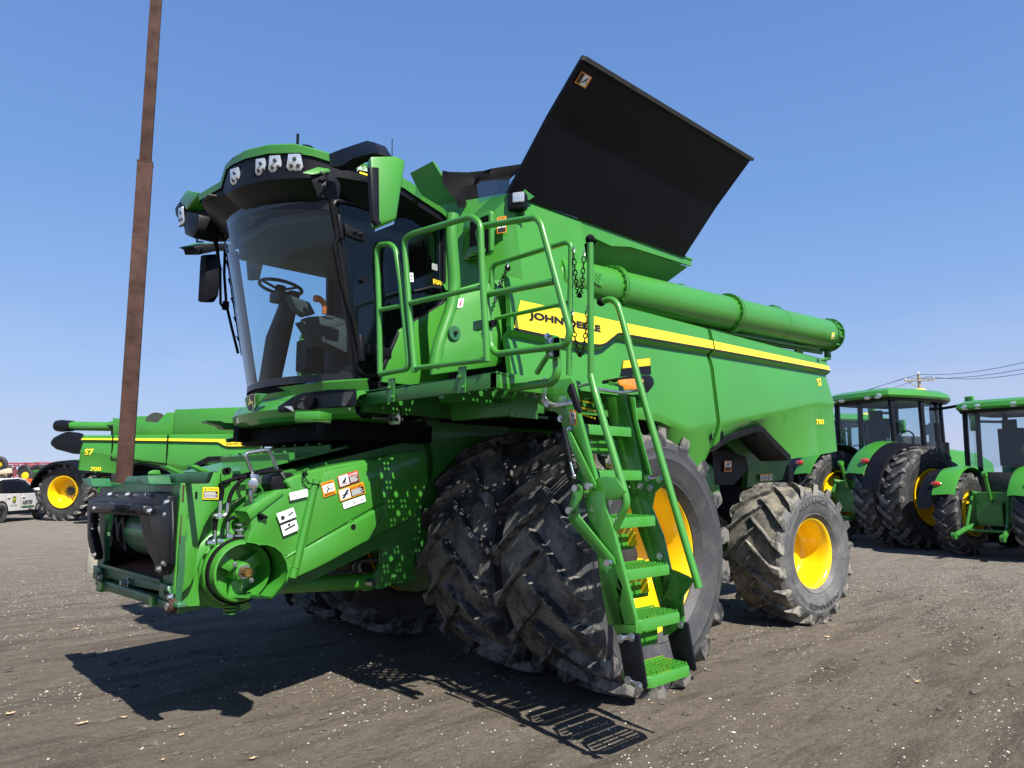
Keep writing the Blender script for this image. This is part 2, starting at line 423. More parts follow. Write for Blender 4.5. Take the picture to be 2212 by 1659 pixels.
def rows_at(x):
    t, s1, s2, b, d = top_z, st_top(x), st_bot(x), bot(x), dia(x)
    d = min(d, s2-.35); d = max(d, b+.03)
    low = max(0, min(1, (-.5-x)/2.0))
    fr = 1 if x > -.6 else 0
    rec = .055
    yb = 1.66
    if x < -2.6: yb = 1.70-.06*min(1, (-2.6-x)/.5)
    if x < -4.2: yb = 1.64+.12*min(1, (-4.2-x)/.7)
    return [(t, 1.655), (t-.02, 1.685), (s1, 1.71), (s2, 1.72), (s2-.02, 1.72), (s2-.06, 1.72-rec), (s2-.20, 1.70), (d+.03, 1.755), (d, 1.752), (d-.05, 1.74), (b+.001, yb)]
def surf(x, z):
    rw = rows_at(x); e = edge_in(x)
    for (a, ya), (b, yb) in zip(rw, rw[1:]):
        if z >= b: return (yb+(ya-yb)*((z-b)/max(a-b, 1e-4)) if z <= a else ya)-e
    return rw[-1][1]-e
def edge_in(x):
    e = 0
    if x < XR+.16: q = (XR+.16-x)/.16; e = .15*q*q
    return e
def onsurf(p, lift=.006): return V((p.x, surf(p.x, p.z)+lift, p.z))
def shield(x0, x1, name, parent=CH, sgn=1, mat='green', n=60, **k):
    mb = MB(); cols = []
    for i in range(n+1):
        x = x0+(x1-x0)*i/n; e = edge_in(x)
        c = [V((x, sgn*(y-e), z)) for z, y in rows_at(x)]
        if i in (0, n): cols.append([V((p.x, p.y-sgn*.05, p.z)) for p in c])
        cols.append(c)
    mb.loft(cols)
    return mb.build(name, mat, parent, ang=30, **k)
SEAM = xz(9,1018,800)[0]
sh1 = shield(XF, SEAM+.012, 'front_side_shield'); sh2 = shield(SEAM-.012, XR, 'rear_side_shield')
def band(fa, fb, xs, name, mat, parent, lift=.006, slant=0):
    mb = MB(); rows = []
    for x in xs: rows.append([V((x, surf(x, z)+lift, z)) for z in [fa(x)+(fb(x)-fa(x))*j/3 for j in range(4)]])
    mb.loft(rows); return mb.build(name, mat, parent, smooth=True)
def lin(a, b, n): return [a+(b-a)*i/n for i in range(n+1)]
xa = xz(2,1150,685)[0]; xb = xz(2,1100,875)[0]
# slanted front end of the stripe
fr_edge = [(xa, st_top(xa)), (xb, st_bot(xb))]
def stripe_top(x):
    return st_top(x) if x < xa else st_top(xa)+(st_bot(xb)-st_top(xa))*(x-xa)/max(xb-xa, .001)
band(stripe_top, st_bot, lin(xb, SEAM+.014, 70), 'stripe', 'decal_yellow', sh1)
band(stripe_top, st_bot, lin(SEAM-.014, XR-.0, 50), 'stripe', 'decal_yellow', sh2)
band(lambda x: st_bot(x), lambda x: st_bot(x)-.022, lin(xb, SEAM+.014, 70), 'stripe_edge', 'black_decal', sh1, lift=.008)
band(lambda x: st_bot(x), lambda x: st_bot(x)-.016, lin(SEAM-.014, XR, 50), 'stripe_edge', 'black_decal', sh2, lift=.008)
mb = MB()
jl = xz(2,1203,822); jr = xz(2,1692,915); ju = xz(2,1213,772)
bl = V((jl[0]-.0, 1.72, jl[1])); rt = V((jr[0]-jl[0], 0, jr[1]-jl[1])); up = V((0,0,(ju[1]-jl[1])*1.15))
put_text(mb, 'JOHN DEERE', bl, rt, up*1.08, .045, fn=lambda p: onsurf(p, .011)); mb.build('lettering', 'black_decal', sh1, smooth=False)
for st, a, b, c in (('S7', (8,412,371), (8,440,366), (8,413,325)), ('700', (8,381,603), (8,428,601), (8,386,572))):
    mb = MB(); A = xz(*a); B = xz(*b); C_ = xz(*c)
    put_text(mb, st, V((A[0],1.7,A[1])), V((B[0]-A[0],0,B[1]-A[1])), V((0,0,C_[1]-A[1])), .03, fn=lambda p: onsurf(p, .008)); mb.build('lettering', 'decal_yellow', sh2, smooth=False)
for n_, x_, y_, s_ in ((9,991,1273,sh1), (9,1078,1248,sh2)):
    p = U(1,1.7,n_,x_,y_); p = onsurf(p, 0); mb = MB(); mb.cyl(p-V((0,.02,0)), p+V((0,.004,0)), .05, seg=20); mb.mat
    mb.build('latch_recess', 'black_plastic', s_)
    mb = MB(); mb.box(p+V((0,.012,0)), (.02,.015,.075)); mb.build('latch', 'green_frame', s_, bevel=.003)
# black wheel-arch moulding
arch_o = [(9,1012,1398),(9,1080,1300),(9,1110,1275),(9,1350,1203),(9,1392,1207),(9,1470,1290),(9,1590,1420),(9,1592,1455)]
arch_i = [(9,1025,1400),(9,1100,1350),(9,1125,1338),(9,1345,1262),(9,1385,1268),(9,1455,1345),(9,1555,1455),(9,1560,1462)]
mb = MB(); ro = []; 
for a, b in zip(arch_o, arch_i):
    A = U(1,1.7,*a); B = U(1,1.7,*b); ya = surf(A.x, A.z)
    ro.append([V((A.x,ya-.03,A.z)), V((A.x,ya+.02,A.z)), V((A.x*.9+B.x*.1,ya+.045,A.z*.9+B.z*.1)), V((A.x*.3+B.x*.7,ya+.035,A.z*.3+B.z*.7)), V((B.x,ya-.10,B.z)), V((B.x,ya-.3,B.z))])
mb.loft(ro); part(mb, 'wheel_arch_trim', 'black_plastic')
# right side shield, rear hood and roof deck of the body
rs = shield(XF, XR, 'side_shield', sgn=-1)
mb = MB(); bz = bot(XR)
mb.loft([[V((XR, s*1.53, z)) for s in (1, .5, 0, -.5, -1)] for z in (3.15, 2.6, bz)])
mb.poly(*[V((XR, y, z)) for y, z in ((1.5,3.15),(.9,3.2),(-.9,3.2),(-1.5,3.15))])
part(mb, 'rear_hood', 'green')
mb = MB(); mb.box(((XR+XF)/2-.1, 0, 3.13), (XF-XR-.3, 3.24, .06)); part(mb, 'top_deck', 'green_frame')
# inner chassis between the wheels
mb = MB()
mb.prism([V((x, -.62, z)) for x, z in ((.55,1.0),(.62,2.1),(XR+.5,2.3),(XR+.3,1.5),(-3.2,1.1),(-2.0,.75),(-.2,.75))], (0,1.24,0))
part(mb, 'chassis', 'green_frame', bevel=.01)
mb = MB(); mb.box((-2.0,0,2.35), (4.6,3.2,.5)); mb.box((-4.2,0,2.3),(1.6,2.9,.4)); part(mb, 'separator_housing', 'black_soft')
mb = MB(); mb.cyl((FA.x,-2.1,FA.z), (FA.x,1.9,FA.z), .13); mb.cyl((RA.x,-1.7,RA.z+.02), (RA.x,1.7,RA.z+.02), .09); mb.box((-.62,1.0,1.2),(.5,.3,.8)); mb.box((-.62,-1.0,1.2),(.5,.3,.8)); [mb.cyl((FA.x,yy-.03,FA.z),(FA.x,yy+.03,FA.z),.57,seg=30) for yy in (.66,-.66,-1.55)]; part(mb, 'axle', 'green_frame')
mb = MB(); mb.box((-4.65,0,1.35),(2.6,1.9,.95)); part(mb, 'rear_frame', 'black_soft', bevel=.02)
mb = MB(); mb.tube([(-3.0,1.15,1.05),(-3.7,1.05,1.35)],.035,seg=6); part(mb, 'tie_bar', 'zinc')
mb = MB(); mb.box((-2.6,0,1.25),(1.7,2.2,.5)); mb.box((-2.3,.9,1.45),(1.2,.4,.7)); mb.cyl((-3.2,-1,1.5),(-3.2,1.2,1.5),.3,seg=20); part(mb, 'lower_frame', 'green_frame', bevel=.02)
mb = MB(); mb.tube([(-1.9,1.1,1.3),(-2.6,1.25,1.0),(-3.6,1.15,1.05)],.03,fil=.2); part(mb, 'hydraulic_hose', 'black_soft')
# rear inner panels seen under the arch
mb = MB(); mb.prism(UY(1.2, 9, (1010,1400),(1030,1640),(1170,1640),(1280,1520),(1260,1430),(1100,1380)), (0,-.1,0)); part(mb, 'mud_guard', 'black_plastic')
mb = MB(); mb.prism(UY(1.15, 9, (1080,1300),(1340,1240),(1430,1330),(1590,1460),(1560,1500),(1530,1600),(1270,1660),(1280,1500)), (0,-.08,0)); part(mb, 'inner_side_panel', 'green_frame')
def dec(tl, tr, bl, ax, v, base, **k):
    return Decal(U(ax,v,*tl), U(ax,v,*tr), U(ax,v,*bl), base, **k)
d = dec((9,1100,1462),(9,1154,1462),(9,1098,1543), 1, 1.22, 'orange_decal'); d.rect(.1,.45,.9,.9,'white_decal'); d.rect(.1,.08,.9,.4,'black_decal'); d.seg(.25,.55,.75,.8,.05,'black_decal'); d.seg(.35,.8,.6,.55,.04,'black_decal'); d.done(CH)
for i in range(3):
    d = dec((9,1363+i*33,1560-i*2),(9,1394+i*30,1558-i*2),(9,1364+i*33,1612-i*2), 1, 1.18, 'orange_decal'); d.rect(.07,.06,.93,.78,'white_decal'); d.seg(.3,.2,.7,.6,.06,'black_decal'); d.seg(.35,.6,.6,.3,.05,'black_decal'); d.done(CH)

# ---- grain tank
TX0 = .185; TX1 = -2.42
mb = MB()
pe = U(1,1.5,2,1575,400).x                       # where the auger recess starts
mb.loft([[V((TX0, 1.62, top_z-.02)), V((TX0, 1.5, 3.99))], [V((pe, 1.62, top_z-.02)), V((pe, 1.5, 3.99))], [V((pe-.02, 1.2, top_z-.02)), V((pe-.02, 1.2, 3.99))]])
part(mb, 'tank_side', 'green')
mb = MB()                                         # recess wall and hood over the auger
mb.box(((pe+TX1)/2, 1.02, 3.55), (pe-TX1, .04, .86))
mb.prism([V((pe,1.5,3.99)), V((TX1-.13,1.5,3.99)), V((TX1-.13,1.5,3.93)), V((pe-.75,1.5,3.90)), V((pe-.45,1.5,3.84)), V((pe-.2,1.5,3.86)), V((pe,1.5,3.74))], (0,-.03,0))
mb.prism([V((pe,1.51,3.995)), V((TX1-.15,1.51,3.995)), V((TX1-.15,1.0,3.97)), V((pe,1.0,3.97))], (0,0,.02))
part(mb, 'tank_extension', 'green')
mb = MB(); mb.loft([[V((pe-.3,1.47,3.9)), V((TX1-.1,1.47,3.92))],[V((pe-.3,1.1,3.5)), V((TX1+.35,1.1,3.5))],[V((pe-.3,1.05,3.3)), V((TX1+.5,1.05,3.3))]])
mb.prism([V((TX1-.1,1.47,3.92)), V((TX1+.35,1.1,3.5)), V((TX1+.5,.7,3.2)), V((TX1-.1,.7,3.92))], (.02,0,0))
part(mb, 'tank_funnel', 'green_frame')
mb = MB(); mb.box(((TX0+TX1)/2+.0,-.1,3.5), (TX0-TX1-.1,2.2,.8)); mb.box((-3.4,0,3.3),(2.2,2.2,.3)); part(mb, 'grain_tank', 'green_frame')
# front wall of the tank, wrapping from behind the cab to the left side
wl = MB()
c0 = [U(0,.52,2,*q) for q in ((700,100),(690,330),(712,500),(745,585))]
wl_rows = []
for z, xx, yy in ((3.99,.52,.80), (3.6,.52,.83), (3.3,.50,.93), (3.20,.49,1.0)):
    wl_rows.append([V((xx-.1,yy-.25,z)), V((xx,yy,z)), V((xx-.04,yy+.05,z)), V((TX0+.08,1.44 if z > 3.5 else 1.5,z)), V((TX0+.03,1.49 if z > 3.5 else 1.57,z)), V((TX0,1.5+(3.99-z)*.15,z))])
wl.loft(wl_rows); part(wl, 'tank_front', 'green')
# raised frame with the small dark window
mb = MB(); q = [U(0,.40,2,*k) for k in ((800,130),(975,75),(990,90),(985,350),(960,378),(800,420),(785,400))]
mb.prism(q, (.045,0,0)); fw = part(mb, 'window_frame', 'green', bevel=.012)
mb = MB(); q = [U(0,.455,2,*k) for k in ((820,150),(945,100),(945,360),(815,400))]; mb.prism(q, (.006,0,0)); mb.build('window', 'black_soft', fw)
d = Decal(U(0,.30,2,1003,125), U(0,.25,2,1066,113), U(0,.30,2,1003,235), 'orange_decal', lift=.02); d.rect(.08,.32,.92,.82,'white_decal'); d.rect(.08,.05,.92,.3,'black_decal'); d.text('AVERTISSEMENT',.1,.87,.9,.96,'black_decal'); d.seg(.2,.75,.5,.5,.04,'black_decal'); d.seg(.5,.5,.8,.75,.04,'black_decal'); d.seg(.5,.35,.5,.55,.05,'black_decal'); d.done(CH)
# fender panel between cab and side shield
mb = MB()
o1 = UY(1.50, 2, (560,1190),(605,1010),(690,760),(712,660),(745,600),(890,560),(1062,535))
o2 = [U(1,1.60,2,1165,522), U(1,1.60,2,1140,600), U(1,1.60,2,1050,900), U(1,1.55,2,1000,1130)]
mb.prism(o1+o2, (0,-.04,0)); fp = part(mb, 'fender_panel', 'green', bevel=.01)
mb = MB(); mb.tube(UY(1.462, 2, (575,1150),(600,1000),(685,755),(705,660),(712,560),(700,400),(688,250),(700,100)), .05, fil=.2); mb.build('edge_roll', 'green', fp)
mb = MB(); mb.prism(UY(1.52, 2, (1065,550),(1155,530),(1140,600),(1050,905),(1015,1110),(985,1120),(900,1100),(965,930),(1005,800)), (0,.03,0)); mb.build('access_flap', 'green', fp, bevel=.012)
mb = MB(); c = U(1,1.53,2,712,905); mb.cyl(c-V((0,.03,0)), c+V((0,.006,0)), .055, seg=20); mb.build('latch_recess', 'green_dark', fp); mb = MB(); mb.cyl(c, c+V((0,.02,0)), .016); mb.build('latch', 'black_plastic', fp)
d = dec((2,738,672),(2,775,668),(2,727,735), 1, 1.51, 'white_decal'); d.rect(.35,.15,.62,.6,'red_decal'); d.rect(.4,.6,.57,.75,'red_decal'); d.seg(.45,.78,.65,.7,.03,'red_decal'); d.done(CH)
# tank top frame behind the cab: dark flaps, fabric cover with clear window
nf = V((.93,.02,-.40)).normalized(); pf0 = V((.30,.85,4.0))
def onflap(x, y): d_ = ray(6, x, y); return CAM+d_*((pf0-CAM).dot(nf)/d_.dot(nf))
mb = MB(); mb.prism([onflap(*q) for q in ((-15,800),(118,730),(290,1010),(215,1060),(60,960))], -nf*.025); part(mb, 'tank_flap', 'green_frame')
fab = MB(); pts_t = [(165,790),(240,795),(330,790),(400,785),(480,772),(560,762),(640,745)]; pts_b = [(265,1010),(300,1003),(380,978),(395,975),(480,955),(545,935),(560,930)]
ra = []; 
for i, (a, b) in enumerate(zip(pts_t, pts_b)):
    A = far(5.9+.12*i, 6, *a); B = far(5.9+.12*i, 6, *b); row = []
    for j in range(9):
        t = j/8; p = A.lerp(B, t)+V((.03*math.sin(i*1.7+j*.9), .03*math.cos(i*2.1+j*.8), 0)); row.append(p)
    ra.append(row)
fab.loft(ra); fb = part(fab, 'tank_cover', 'black_soft')
mb = MB(); mb.prism([far(5.86,6,*q) for q in ((378,870),(400,850),(470,842),(590,836),(545,928),(470,945),(392,975))], (-.008,0,0)); mb.build('cover_window', 'plastic_window', fb)

# ---- open tank lid (hinged on the tank's upper edge, leaning outwards)
H0 = U(1,1.52,0,1098,417); H1 = U(1,1.52,0,1478,555)
T0 = U(2,5.0,0,1262,120); T1 = U(2,5.0,0,1625,341)
mb = MB(); nrm = (T0-H0).cross(H1-H0).normalized()
if nrm.y < 0: nrm = -nrm
M0 = H0.lerp(T0,.56)-nrm*.022; M1 = H1.lerp(T1,.50)-nrm*.022; mb.prism([H0, H1, M1, M0], -nrm*.03); mb.prism([M0, M1, T1, T0], -nrm*.03); lid = part(mb, 'tank_lid', 'navy_panel', label='raised flat black tank lid with warning sticker')
mb = MB(); e = (T1-T0).normalized(); mb.prism([T0+nrm*.03, T1+nrm*.03, T1+nrm*.03+(T1-H1).normalized()*-.035, T0+nrm*.03+(T0-H0).normalized()*-.035], -nrm*.05); mb.build('lid_lip', 'grey_strap', lid)
def onlid(n, x, y):
    d_ = ray(n, x, y); t = (H0-CAM).dot(nrm)/d_.dot(nrm); return CAM+d_*t
d = Decal(onlid(6,995,198), onlid(6,1058,235), onlid(6,955,265), 'orange_decal', lift=.004)
if d.n.dot(nrm) < 0: d.n = -d.n
d.rect(.38,.08,.86,.92,'white_decal'); d.rect(.06,.08,.34,.92,'black_decal'); d.seg(.45,.25,.75,.7,.05,'black_decal'); d.seg(.55,.6,.8,.35,.03,'black_decal'); d.disc(.72,.72,.05,'black_decal'); d.done(lid)

# ---- unloading auger
A0 = V((-.35,1.42,3.395)); A1 = V((-5.58,1.70,3.54)); ad = (A1-A0).normalized(); ar = .2
def axp(n, x, y):                                  # place along the auger seen at a pixel
    p = U(1, 1.6, n, x, y); return max(0, (A0.x-p.x))/(A0.x-A1.x)
mb = MB(); mb.cyl(A0, A1, ar, seg=40); au = part(mb, 'unloading_auger', 'green', label='long green unloading auger tube lying along the top of the body')
f1 = .155; f2 = .535
mb = MB()
mb.cyl(A0+ad*.22, A0+ad*.235, ar+.006, seg=40)
for f, w in ((f1, .03), (f2, .035)):
    p = A0.lerp(A1, f); mb.cyl(p-ad*w, p-ad*.004, ar+.035, seg=40); mb.cyl(p+ad*.004, p+ad*w, ar+.035, seg=40)
    u = ad.orthogonal().normalized(); w_ = ad.cross(u)
    for i in range(22):
        t = 2*PI*i/22; q = p+(u*math.cos(t)+w_*math.sin(t))*(ar+.02)
        mb.cyl(q-ad*(w+.015), q+ad*(w+.015), .009, seg=6)
p = A0.lerp(A1, .74); mb.cyl(p, p+ad*.006, ar+.003, seg=40)
mb.build('flange', 'green', au)
mb = MB(); mb.cyl(A1-ad*.01, A1+ad*.012, ar+.03, seg=40); mb.cyl(A1-ad*.12, A1-ad*.09, ar+.012, seg=40)
u = ad.orthogonal().normalized(); w_ = ad.cross(u)
for i in range(12):
    t = 2*PI*i/12; q = A1+(u*math.cos(t)+w_*math.sin(t))*(ar+.012); mb.box(q-ad*.05, (.12,.02,.02), ad.to_track_quat('X','Z').to_matrix())
mb.build('end_ring', 'green_frame', au)
mb = MB(); mb.cyl(A1+ad*.013, A1+ad*.03, ar-.01, seg=30); mb.build('end_boot', 'black_soft', au)
# elbow at the front and small plate
mb = MB(); mb.tube([A0+ad*.25, A0+ad*.05, V((-.40,1.25,3.25)), V((-.42,1.2,2.9))], ar+.005, seg=28, fil=.3); mb.build('elbow', 'green', au)
mb = MB(); d = Decal(U(1,1.645,9,135,55), U(1,1.645,9,200,85), U(1,1.645,9,133,145), 'green', lift=0)
for i in range(8): mb.sphere(d.p(.2+.6*((i*37) % 10)/10, .15+.1*i), .011, 6, 4)
q = d.p(0,0); mb.prism([d.p(0,0), d.p(1,0), d.p(1,1), d.p(0,1)], (0,-.01,0)); mb.build('mounting_plate', 'green', au)
d = dec((9,1897,517),(9,1915,517),(9,1890,560), 1, 1.93, 'decal_yellow', lift=.0); d.rect(.15,.1,.85,.6,'black_decal'); d.rect(.2,.3,.8,.55,'white_decal'); d.done(au)
mb = MB(); p = A0.lerp(A1,.735)+V((0,0,ar+.01)); mb.box(p, (.2,.09,.03)); p = A0.lerp(A1,.37)+V((0,0,ar+.01)); mb.box(p,(.08,.06,.02)); mb.build('bracket', 'green_frame', au, bevel=.004)
mb = MB(); mb.tube([A0.lerp(A1,.2)+V((0,.04,-ar-.03)), A0.lerp(A1,.5)+V((0,.03,-ar-.03)), A0.lerp(A1,.93)+V((0,.03,-ar-.03))], .018); mb.tube([A0.lerp(A1,.2)+V((0,-.04,-ar-.05)), A0.lerp(A1,.97)+V((0,-.03,-ar-.05))], .025)
mb.build('hydraulic_line', 'green_frame', au)
mb = MB(); c = A0.lerp(A1,.86); mb.prism([c+V((.12,0,-ar)), c+V((-.12,0,-ar)), V((c.x-.05,1.6,3.12)), V((c.x+.05,1.6,3.12))], (0,-.04,0))
c = A0.lerp(A1,.99); mb.tube([c+V((-.02,.02,-ar)), c+V((-.03,.02,-ar-.12)), c+V((.35,-.05,-ar-.2)), c+V((.6,-.1,-ar-.22))], .022); mb.box(c+V((0,0,-ar-.05)),(.06,.06,.12)); mb.build('auger_rest', 'green_frame', au, bevel=.004)

# tank work light on the front corner
mb = MB(); c = U(1,1.56,6,630,975)
mb.prism([U(1,1.5,6,*q) for q in ((630,905),(690,950),(660,970),(625,960))], (0,.06,0)); mb.box(c+V((-.03,0,-.05)), (.02,.05,.2)); lb = part(mb, 'light_bracket', 'green_frame')
mb = MB(); mb.box(c+V((.02,.0,-.0)), (.10,.16,.15), Matrix.Rotation(.5,3,'Z')); wl1 = mb.build('work_light', 'black_plastic', lb, bevel=.025)
mb = MB(); mb.box(c+V((.055,.045,.02)), (.02,.10,.09), Matrix.Rotation(.5,3,'Z')); mb.build('lens', 'lamp_lens', lb, bevel=.01)

# ------------------------------------------------------------------ cab
YC = .95
def wsx(y, z):                                     # plan curve of the windshield, leaning out at the top
    t = (z-2.38)/1.36; x0 = 1.27+(1.55-1.27)*t; c = .34+.0*t
    return x0+c*(1-(y/YC)**2)
mb = MB(); rows = []
for j in range(13):
    t = j/12; row = []
    for i in range(25):
        y = -YC+2*YC*i/24; zt = 3.70+.10*(1-(y/YC)**2); z = 2.38+(zt-2.38)*t; row.append(V((wsx(y, z), y, z)))
    rows.append(row)
mb.loft(rows); ws = part(mb, 'windshield', 'glass', ang=80)
mb = MB()
mb.loft([[V((wsx(y,2.38)+.006,y*1.004,z)) for y in lin(-YC,YC,24)] for z in (2.36,2.42)]); mb.loft([[V((wsx(y,3.7)+.006,y,z+.10*(1-(y/YC)**2))) for y in lin(-YC,YC,24)] for z in (3.64,3.72)])
mb.build('glass_border', 'black_decal', ws, ang=80)
# floor pan, side walls and pillars
Ap = [V((1.27,YC,2.36)), V((1.55,YC,3.75))]
mb = MB()
for s in (1,-1):
    mb.prism([V((a.x+dx, s*a.y, a.z)) for a, dx in ((Ap[0],-.05),(Ap[0],.03),(Ap[1],.03),(Ap[1],-.05))], (0,-s*.07,0))
    mb.prism([V((.50,s*YC,2.36)), V((.42,s*YC,2.36)), V((.45,s*YC,3.8)), V((.54,s*YC,3.8))], (0,-s*.07,0))
mb.build('cab_pillar', 'black_plastic', CH, bevel=.012)
mb = MB()
mb.tube([V((1.30,YC+.01,2.40)), V((1.575,YC+.01,3.72)), V((.50,YC+.01,3.80)), V((.47,YC+.01,3.10)), V((.93,YC+.01,2.80)), V((1.12,YC+.01,2.40))], .016, closed=True, fil=.08, seg=8)
df = mb.build('door_frame', 'black_plastic', CH)
mb = MB(); mb.poly(V((1.27,YC,2.40)), V((1.565,YC,3.74)), V((.50,YC,3.80)), V((.47,YC,3.06)), V((.94,YC,2.77)), V((1.10,YC,2.40)))
mb.build('door_glass', 'glass', df)
mb = MB(); mb.prism([V((1.10,YC-.01,2.36)), V((.94,YC-.01,2.80)), V((.46,YC-.01,3.12)), V((.42,YC-.01,2.36))], (0,.035,0)); mb.build('door_panel', 'green', df, bevel=.008)
mb = MB(); mb.prism([V((1.285,YC+.005,3.45)), V((1.28,YC+.005,3.53)), V((1.47,YC+.005,3.55)), V((1.46,YC+.005,3.47))], (0,.02,0)); mb.bolt((1.33,YC+.03,3.5),(0,1,0)); mb.bolt((1.38,YC+.03,3.505),(0,1,0)); mb.cyl((1.50,YC+.03,3.42),(1.53,YC+.03,3.60),.025)
mb.prism([V((1.02,YC+.005,2.56)), V((1.02,YC+.005,2.63)), V((1.30,YC+.005,2.65)), V((1.29,YC+.005,2.57))], (0,.03,0)); mb.cyl((1.30,YC+.04,2.50),(1.32,YC+.04,2.70),.03)
mb.build('hinge', 'black_plastic', df, bevel=.004)
mb = MB(); mb.tube([V((.56,YC+.05,3.20)), V((.66,YC+.06,3.19)), V((.82,YC+.04,3.13))], .025, taper=.012); mb.box((.58,YC+.03,3.2),(.08,.05,.06)); mb.build('door_handle', 'black_plastic', df)
mb = MB(); c = U(1,YC+.02,1,1450,1143); mb.cyl(c-V((0,.02,0)), c+V((0,.015,0)), .022, .018); mb.build('door_stop', 'black_soft', df)
mb = MB(); p0 = U(1,YC+.012,1,1925,768); put_text(mb, '2', p0, V((-.075,0,0)), V((0,0,.14)), .03); mb.build('numeral', 'decal_yellow', df, smooth=False)
d = dec((1,1762,1090),(1,1790,1092),(1,1765,1152), 1, YC+.01, 'white_decal'); d.disc(.5,.65,.18,'black_decal'); d.seg(.3,.2,.7,.35,.05,'black_decal'); d.done(df)
d = dec((1,1925,1132),(1,1980,1150),(1,1927,1178), 1, YC+.01, 'decal_yellow'); d.text('ATTENTION',.06,.7,.94,.93,'black_decal'); d.lines(.06,.1,.55,.62,4,'black_decal'); d.disc(.78,.35,.13,'black_decal'); d.done(df)
d = dec((1,1917,1025),(1,1955,1035),(1,1917,1068), 1, YC+.01, 'lamp_lens'); d.done(df, name='reflector')
# right side of the cab
mb = MB(); mb.poly(V((1.27,-YC,2.40)), V((1.565,-YC,3.74)), V((.50,-YC,3.80)), V((.47,-YC,2.40))); part(mb, 'side_window', 'glass')
mb = MB(); mb.prism([V((.40,-.93,2.3)), V((.40,.93,2.3)), V((.40,.93,3.8)), V((.40,-.93,3.8))], (.03,0,0)); mb.box((.46,.8,3.5),(.05,.3,.8)); mb.box((.46,-.8,3.5),(.05,.3,.8)); mb.box((.46,0,3.76),(.05,1.8,.16)); part(mb, 'cab_rear_wall', 'black_soft')
mb = MB(); fl = [V((wsx(y,2.38)-.02,y,2.31)) for y in lin(-YC,YC,16)]+[V((.45,YC,2.31)), V((.45,-YC,2.31))]; mb.prism(fl, (0,0,.055)); part(mb, 'cab_floor', 'black_soft')
# roof
def outline(pts, z, k=1.0, cx=1.2):
    return [V((cx+(x-cx)*k, y*k, z)) for x, y in pts]
half = [(2.23,0),(2.23,.25),(2.22,.50),(2.12,.78),(1.96,1.00),(1.72,1.14),(1.30,1.16),(.95,1.16),(.60,1.04),(.34,.95)]
plan = half+[(x,-y) for x, y in half[::-1][:-1]]
plan = half+[(x,-y) for x, y in half[:0:-1]]
RE = [((330,545),4.02,.07,.03),((400,500),4.03,.07,.04),((480,455),4.05,.07,.05),((512,345),4.12,.05,.20),((560,292),4.13,.07,.20),((650,242),4.13,.08,.20),((800,207),4.12,.08,.20),((970,200),4.10,.08,.19),((1110,232),4.07,.07,.16),((1250,275),4.04,.07,.10),((1500,345),4.00,.07,.07),((1740,440),3.98,.09,.05),((1812,482),3.96,.10,.04),((1850,550),3.93,.05,.05),((2000,640),3.88,.06,.05),((2042,690),3.84,.05,.04)]
ed = [(U(2, z, 1, *p), g, fd) for p, z, g, fd in RE]+[(V((.40,.3,3.86)),.06,.05),(V((.40,-.7,3.9)),.06,.05),(V((.9,-.92,3.96)),.06,.05),(V((1.7,-.95,4.0)),.06,.04)]
plan = [(p.x, p.y) for p, g, fd in ed]; RCX, RCY = 1.25, .15
def shr(p, k, dz=0): return V((RCX+(p.x-RCX)*k, RCY+(p.y-RCY)*k, p.z+dz))
mb = MB()
mb.loft([[shr(p, .99, -g) for p, g, _ in ed], [shr(p, 1.0, -.02) for p, _, _ in ed], [shr(p, .975, .0) for p, _, _ in ed], [shr(p, .90, .015) for p, _, _ in ed], [shr(p, .6, .02) for p, _, _ in ed]], capb=True, closed=True)
roof = part(mb, 'cab_roof', 'green', ang=24)
def inner(p):
    q = shr(p, .80); q.x = min(q.x, 1.80-.25*abs(q.y-RCY)); return V((q.x, q.y, 3.72))
mb = MB()
mb.loft([[shr(p, .975, -g+.02) for p, g, _ in ed], [shr(p, .968, -g-fd) for p, g, fd in ed], [shr(p, .93, -g-fd-.02) for p, g, fd in ed], [inner(p) for p, _, _ in ed]], capb=True, closed=True)
vis = mb.build('visor', 'black_plastic', roof, ang=28)
# work lights set in the visor: five-sided housings with lenses
def worklight(c, n, w, h, parent, up=V((0,0,1))):
    n = n.normalized(); r = up.cross(n).normalized(); u = n.cross(r)
    P5 = [(-.36,.5),(.36,.5),(.5,-.28),(.36,-.5),(-.36,-.5),(-.5,-.28)]
    a = [c+r*x*w+u*y*h for x, y in P5]
    mb = MB(); mb.prism([p+n*-.03 for p in a], n*.035); o = mb.build('work_light', 'lamp_lens', parent, bevel=.006)
    mb = MB()
    for x, y in ((0,.2),(-.2,-.2),(.2,-.2)): mb.cyl(c+r*x*w+u*y*h+n*.004, c+r*x*w+u*y*h+n*.012, .017, .012, seg=10)
    mb.build('led', 'steel_dark', o)
    mb = MB(); ring = [c+r*x*w*1.12+u*y*h*1.12-n*.012 for x, y in P5]; mb.prism(ring, n*.01); mb.build('bezel', 'black_plastic', o)
    return o
def visor_pt(n, x, y):
    # meet of the sight line with the visor's outer wall
    best = None; d_ = ray(n, x, y)
    t = 3.0
    while t < 8:
        p = CAM+d_*t
        inside = False; k = .97
        j = len(plan)-1
        for i in range(len(plan)):
            xi, yi = plan[i]; xj, yj = plan[j]
            xi = RCX+(xi-RCX)*k; yi = RCY+(yi-RCY)*k; xj = RCX+(xj-RCX)*k; yj = RCY+(yj-RCY)*k
            if (yi > p.y) != (yj > p.y) and p.x < (xj-xi)*(p.y-yi)/(yj-yi)+xi: inside = not inside
            j = i
        if inside: return p
        t += .01
    return CAM+d_*5
